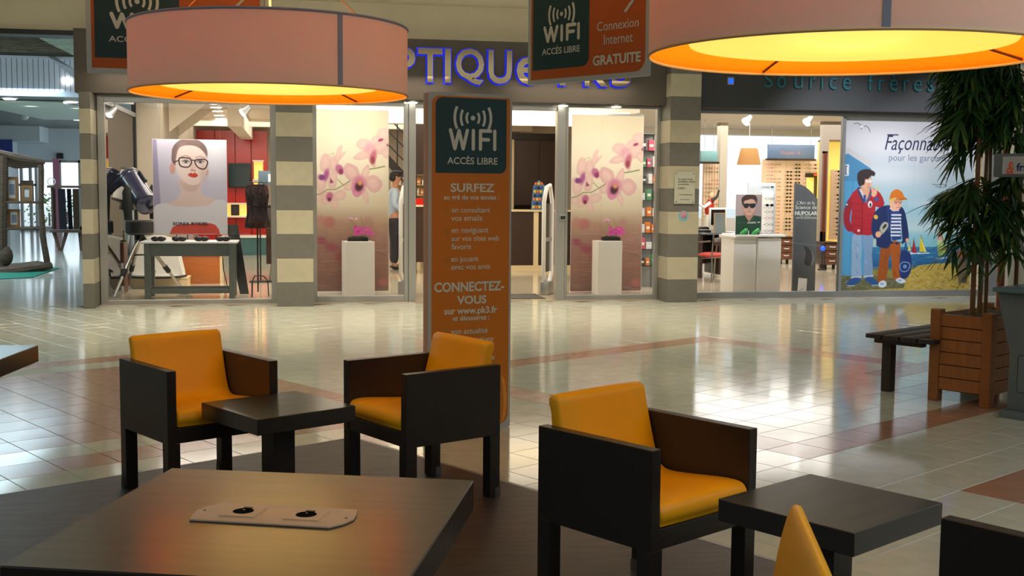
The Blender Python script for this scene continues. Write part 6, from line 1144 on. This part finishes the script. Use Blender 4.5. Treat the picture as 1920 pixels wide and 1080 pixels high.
framed('tall framed sketch on the upper shelf of the rustic stand', 11, 324, 33, 369, Yr + .1, z1_); framed('dark framed picture on the upper shelf of the rustic stand', 40, 345, 60, 374, Yr + .08, z1_, dark=True); framed('framed sketch on the lower shelf of the rustic stand', 15, 389, 37, 423, Yr + .1, z2_)
a, b = at(37, 372, Yr + .25), at(61, 334, Yr + .25); t = thing('backing_board', 'dark unframed board behind the upper shelf pictures', 'board', (a.x, Yr + .3, z1_)); B(0, b.x - a.x, 0, .02, 0, b.z - a.z).build('board', M_drift, t)
t = thing('green_carpet', 'teal green carpet under the rustic stand', 'carpet', (0, 0, .004)); pts_ = [fl(-60, 527), fl(60, 521), fl(112, 503), fl(60, 500), fl(-60, 505)]; MB().poly([(p.x, p.y) for p in pts_], 0, .006, 'z').build('pile', mat('teal_carpet', (20, 120, 100), .9), t)
# display stand with hanging cloths near the entrance
Yc = 27.5
def cp(u, v, Y=Yc): a = at(u, v, Y); return (a.x, Y, a.z)
t = thing('cloth_stand', 'wooden stand hung with dark cloths left of the striped pillar', 'stand'); a0, b0 = cp(93, 352), cp(160, 348)
B(a0[0], b0[0], Yc - .3, Yc + .3, a0[2], a0[2] + .05).build('top_board', M_drift, t, bevel=.01); c0_, d0_ = cp(97, 432), cp(160, 432); B(c0_[0], d0_[0], Yc - .25, Yc + .25, c0_[2] - .04, c0_[2]).build('lower_board', M_drift, t, bevel=.01)
ftz = .004
for (u0, u1) in ((101, 112), (125, 115), (150, 152)): p0, p1 = cp(u0, 434), cp(u1, 466); MB().tube([p0, (p1[0], Yc, ftz)], [.045, .03], 8).build('leg', M_drift, t)
for x_ in (98, 156): p0, p1 = cp(x_, 350), cp(x_ + 2, 430); MB().tube([p0, p1], .035, 8).build('upright', M_drift, t)
for i, (u0, u1, c) in enumerate(((99, 106, (110, 90, 84)), (108, 124, (54, 56, 66)), (125, 135, (30, 36, 48)), (136, 150, (96, 78, 64)))):
    a1, b1 = cp(u0, 354, Yc - .32), cp(u1, 430, Yc - .32); m = MB(); n = 12; vv = []
    for k in range(n + 1):
        x = a1[0] + (b1[0] - a1[0]) * k / n; y = Yc - .32 + .025 * math.sin(k * 2.1); vv += [(x, y, a1[2]), (x + .02 * math.sin(i), y, b1[2]), (x, y + .01, a1[2]), (x + .02 * math.sin(i), y + .01, b1[2])]
    ff = []
    for k in range(n): q4 = 4 * k; ff += [(q4, q4 + 4, q4 + 5, q4 + 1), (q4 + 2, q4 + 3, q4 + 7, q4 + 6)]
    m.add(vv, ff).build('hanging_cloth', mat('cloth_%s' % ['mauve', 'slate', 'navy', 'brown'][i], c, .9), t, smooth=True)
a1 = cp(98, 342); t = thing('small_ornament', 'small pale ring ornament on top of the cloth stand', 'ornament', (a1[0], Yc - .1, a0[2] + .05)); MB().tube([(.08 * math.cos(a), 0, .085 + .08 * math.sin(a)) for a in np.linspace(0, 2 * PI, 21)], .012, 6).build('ring', M_wht, t); B(-.04, .04, -.03, .03, 0, .012).build('foot', M_wht, t)

# ================================================================== right foreground: bench, planter, bamboo, machine
M_bench = mat('dark_stained_slat', (50, 40, 36), .5, noise=.15, nscale=6, stretch=(8, 1, 1)); TB = Matrix.Rotation(TH, 4, 'Z')
org = tw(7.66, 4.10); t = thing('bench', 'dark slatted wooden bench beside the bamboo planter', 'bench', (org.x, org.y, 0), TH); zb_ = .445; wn = .125
for k in range(4): B(0, 1.6 if k else .09, k * .14, k * .14 + wn, zb_ - .032, zb_).build('slat', M_bench, t, bevel=.006)
B(.1, .17, .15, .53, zb_ - .075, zb_ - .032).build('cross_rail', M_bench, t); B(1.4, 1.47, .15, .53, zb_ - .075, zb_ - .032).build('cross_rail', M_bench, t)
for x in (.17, 1.4):
    for y in (.43,):
        B(x, x + .075, y, y + .075, 0, zb_ - .032).build('leg', M_bench, t, bevel=.003)
B(1.0, 1.075, .16, .235, 0, zb_ - .032).build('leg', M_bench, t, bevel=.003)
M_oak = mat('warm_oak', (148, 92, 46), .42, noise=.14, nscale=5, stretch=(1, 1, 9)); M_oakh = mat('warm_oak_board', (156, 98, 50), .42, noise=.14, nscale=5, stretch=(9, 9, 1))
org = tw(7.76, 3.73); t = thing('planter', 'square slatted oak planter holding the tall bamboo', 'planter', (org.x, org.y, 0), TH); Lx, Ly, hp = .82, .46, .66; ps = .075
for x in (0, Lx - ps):
    for y in (0, Ly - ps): B(x, x + ps, y, y + ps, 0, hp).build('corner_post', M_oak, t, bevel=.004, seg=1)
bh = (hp - .085 - .03) / 6
for k in range(6):
    z = .085 + k * bh
    for (x0, x1, y0, y1) in ((.012, .034, ps, Ly - ps), (Lx - .034, Lx - .012, ps, Ly - ps), (ps, Lx - ps, .012, .034), (ps, Lx - ps, Ly - .034, Ly - .012)): B(x0, x1, y0, y1, z + .003, z + bh - .003).build('board', M_oakh, t, bevel=.002, seg=1)
B(.034, Lx - .034, .034, Ly - .034, .08, hp - .06).build('liner', M_grout, t)
so = MB(); R_ = random.Random(2); nn = 14; vv = []; ff = []
for i in range(nn + 1):
    for j in range(nn + 1): vv.append((.036 + (Lx - .072) * i / nn, .036 + (Ly - .072) * j / nn, hp - .055 + R_.uniform(0, .02)))
for i in range(nn):
    for j in range(nn): a = i * (nn + 1) + j; ff.append((a, a + nn + 1, a + nn + 2, a + 1))
o = so.add(vv, ff).build('soil', mat('bark_soil', (84, 74, 56), .95, noise=.5, nscale=40), t); o['kind'] = 'stuff'
# bamboo
org2 = tw(7.76 + .2, 3.73 + .25); bam = thing('bamboo', 'tall leafy bamboo growing in the oak planter', 'plant', (org2.x, org2.y, hp - .05)); M_cane = mat('bamboo_cane', (120, 84, 44), .45); M_leaf = [mat('bamboo_leaf', (42, 82, 38), .45), mat('bamboo_leaf_light', (96, 124, 40), .45)]
lm = []
for c in (0, 1):
    for L_ in (.19, .23, .27):
        m = MB(); n = 6; vv = []
        for k in range(n + 1): f = k / n; w = .0145 * math.sin(PI * min(1, f * .92 + .08)) ** .8 * (1 - f * .3) + .0004; z = -.22 * L_ * f * f; vv += [(f * L_, -w, z), (f * L_, 0, z - .003), (f * L_, w, z)]
        ff = []
        for k in range(n): a = 3 * k; ff += [(a, a + 3, a + 4, a + 1), (a + 1, a + 4, a + 5, a + 2)]
        lm.append(m.add(vv, ff).mesh('leaf', M_leaf[c], smooth=True))
R_ = random.Random(21); nleaf = 0; rest_ = MB(); twigs = MB()
canes = [(0, 0, .02, 2.55, -.02), (.12, .1, .018, 2.35, .05), (.3, -.05, .016, 2.5, .06), (.2, .15, .015, 2.0, -.05)]
inv = R3.transposed()
for ci, (x, y, r, h, ln) in enumerate(canes):
    pts_ = [(x + ln * (k / 8) ** 2, y + .5 * ln * (k / 8) ** 2, h * k / 8) for k in range(9)]; cn = MB().tube(pts_, [r * (1 - .5 * k / 8) for k in range(9)], 8).build('cane', M_cane, bam, smooth=True)
    for k in range(1, 12): z = h * k / 12; MB().lathe([(r * 1.05 * (1 - .5 * z / h), 0), (r * 1.2 * (1 - .5 * z / h), .006), (r * 1.05 * (1 - .5 * z / h), .012)], (x + ln * (z / h) ** 2, y + .5 * ln * (z / h) ** 2, z), 8).build('node', M_cane, cn)
leaves = []
# branches toward the left side of the picture (world -x) at the heights seen
def branch(base, direction, L_, drop):
    pts_ = []; d = Vector(direction).normalized()
    for k in range(7): f = k / 6; pts_.append(Vector(base) + d * L_ * f + Vector((0, 0, -drop * f * f + .05 * math.sin(PI * f))))
    twigs.tube(pts_, [.006 * (1 - .7 * k / 6) for k in range(7)], 5)
    for k in range(1, 7):
        p = pts_[k]; nl = 4 if k < 6 else 7
        for q_ in range(nl):
            a = R_.uniform(-1.3, 1.3); dd_ = Matrix.Rotation(a, 3, 'Z') @ d; leaves.append((p, math.atan2(dd_.y, dd_.x), R_.uniform(.15, 1.0), R_.uniform(-.6, .6)))
for k in range(150):
    ci = R_.randrange(4); x, y, r, h, ln = canes[ci]
    z = R_.choice([R_.uniform(1.15, 2.5), R_.uniform(.55, 1.1), R_.uniform(1.4, 2.0), R_.uniform(1.9, 2.5)])
    z = min(z, h); az = R_.gauss(PI * .96, .8); L_ = R_.uniform(.12, .34) * (.92 if z > 1.2 else .85)
    if .98 < z < 1.2: continue
    branch((x, y, z), (math.cos(az), math.sin(az), R_.uniform(-.1, .35)), L_, L_ * R_.uniform(.2, .6))
R_.shuffle(leaves)
for (p, a, pitch, roll) in leaves:
    Mx = Matrix.Translation(p) @ Matrix.Rotation(a, 4, 'Z') @ Matrix.Rotation(pitch, 4, 'Y') @ Matrix.Rotation(roll, 4, 'X'); me = lm[R_.randrange(3) + (3 if R_.random() < .13 else 0)]
    if nleaf < 300: o = link('leaf', me, bam); o.matrix_local = Mx; nleaf += 1
    else:
        rest_.cm = 1 if R_.random() < .13 else 0; rest_.T = Mx; rest_.add([v.co for v in me.vertices], [tuple(p_.vertices) for p_ in me.polygons])
rest_.T = Matrix.Identity(4); o = rest_.build('foliage', M_leaf, bam, smooth=True); o['kind'] = 'stuff'; o = twigs.build('twig', M_cane, bam); o['kind'] = 'stuff'
# column and red-brown pole behind the machine
a = fl(1879, 752); M_pole = mat('red_brown_paint', (120, 52, 30), .5); a = at(1890, 215, 8.75); tag(MB().tube([(a.x, 8.75, 0), (a.x, 8.75, 3.81)], .03, 14).build('red_pole', M_pole, smooth=True), 'slim red-brown pole between the bamboo and the white column', 'pole')
x0 = at(1897, 220, 8.95).x; t = thing('white_column', 'pale square column at the right edge behind the machine', 'column', (x0, 8.3, 0)); B(0, .6, 0, .6, 0.1, 3.81).build('shaft', mat('pale_column_paint', (176, 186, 186), .6), t); B(-.02, .62, -.02, .62, 0, .1).build('base', M_crm, t)
# telephone terminal
M_mach = mat('grey_blue_machine', (104, 116, 124), .4, metal=.2); M_machd = mat('dark_machine_panel', (44, 50, 58), .45); g0 = fl(1872, 782); TT_ = Matrix.Identity(4)
t = thing('phone_terminal', 'grey public telephone terminal cut off by the right edge', 'terminal', (g0.x, g0.y, 0), TH - PI / 2); W_ = .62
B(0, W_, .0, .52, 0, .05).build('base_plate', M_mach, t, bevel=.004); 
def zm(v): 
    d = ray(1880, v); k = math.hypot(g0.x, g0.y) / math.hypot(d.x, d.y); return 1.5 + d.z * k
zt7 = zm(548); zk = zm(660); 
m = MB(); m.poly([(.035, .05), (W_ - .035, .05), (W_ - .035, zk), (W_ + .06, zt7 - .02), (W_ + .06, zt7), (-.06, zt7), (-.06, zt7 - .03), (.035, zk)], .04, .44); m.build('pedestal', M_mach, t, bevel=.004)
MB().poly(rrect(.10, W_ - .1, zm(733), zm(664), .01), .032, .04).build('door_panel', M_machd, t); MB().poly(rrect(.105, W_ - .105, zm(732), zm(665), .01), .028, .034).build('door_face', M_mach, t)
B(-.07, W_ + .07, -.02, .46, zt7, zt7 + .03).build('counter_shelf', mat('teal_grey_shelf', (88, 124, 132), .3), t, bevel=.005)
zh0, zh1 = zm(332), zm(288); B(.06, W_, .2, .3, zt7 + .03, zh0).build('back_column', M_machd, t, bevel=.004); B(-.1, W_, -.02, .3, zh0, zh1).build('header', M_mach, t, bevel=.008)
B(-.035, W_ - .03, -.028, -.02, zh0 + .02, zh1 - .02).build('sign_plate', mat('pale_sign_plate', (176, 184, 190), .4), t); B(.3, .5, .2, .3, 1.02, 1.4).build('phone_body', mat('deep_blue_phone', (30, 34, 110), .35), t, bevel=.01)
Tm = planeT((0, -.028, 0), (1, 0, 0)); text('&', Tm, -.005, zh0 + .02, .05, .08, mat('orange_red_ampersand', (226, 90, 40), .4), t, 'emblem', shear=.2, depth=.001, off=.01); text('france telecom', Tm, .06, zh0 + .04, .42, None, mat('navy_machine_text', (30, 34, 90), .4), t, 'lettering', off=.02, depth=.001)
MB().tube([(.2, .06, zt7 + .03), (.21, .08, zt7 + .14), (.27, .12, zt7 + .3), (.34, .2, zt7 + .42)], .008, 8).build('armoured_cord', M_steel, t, smooth=True)
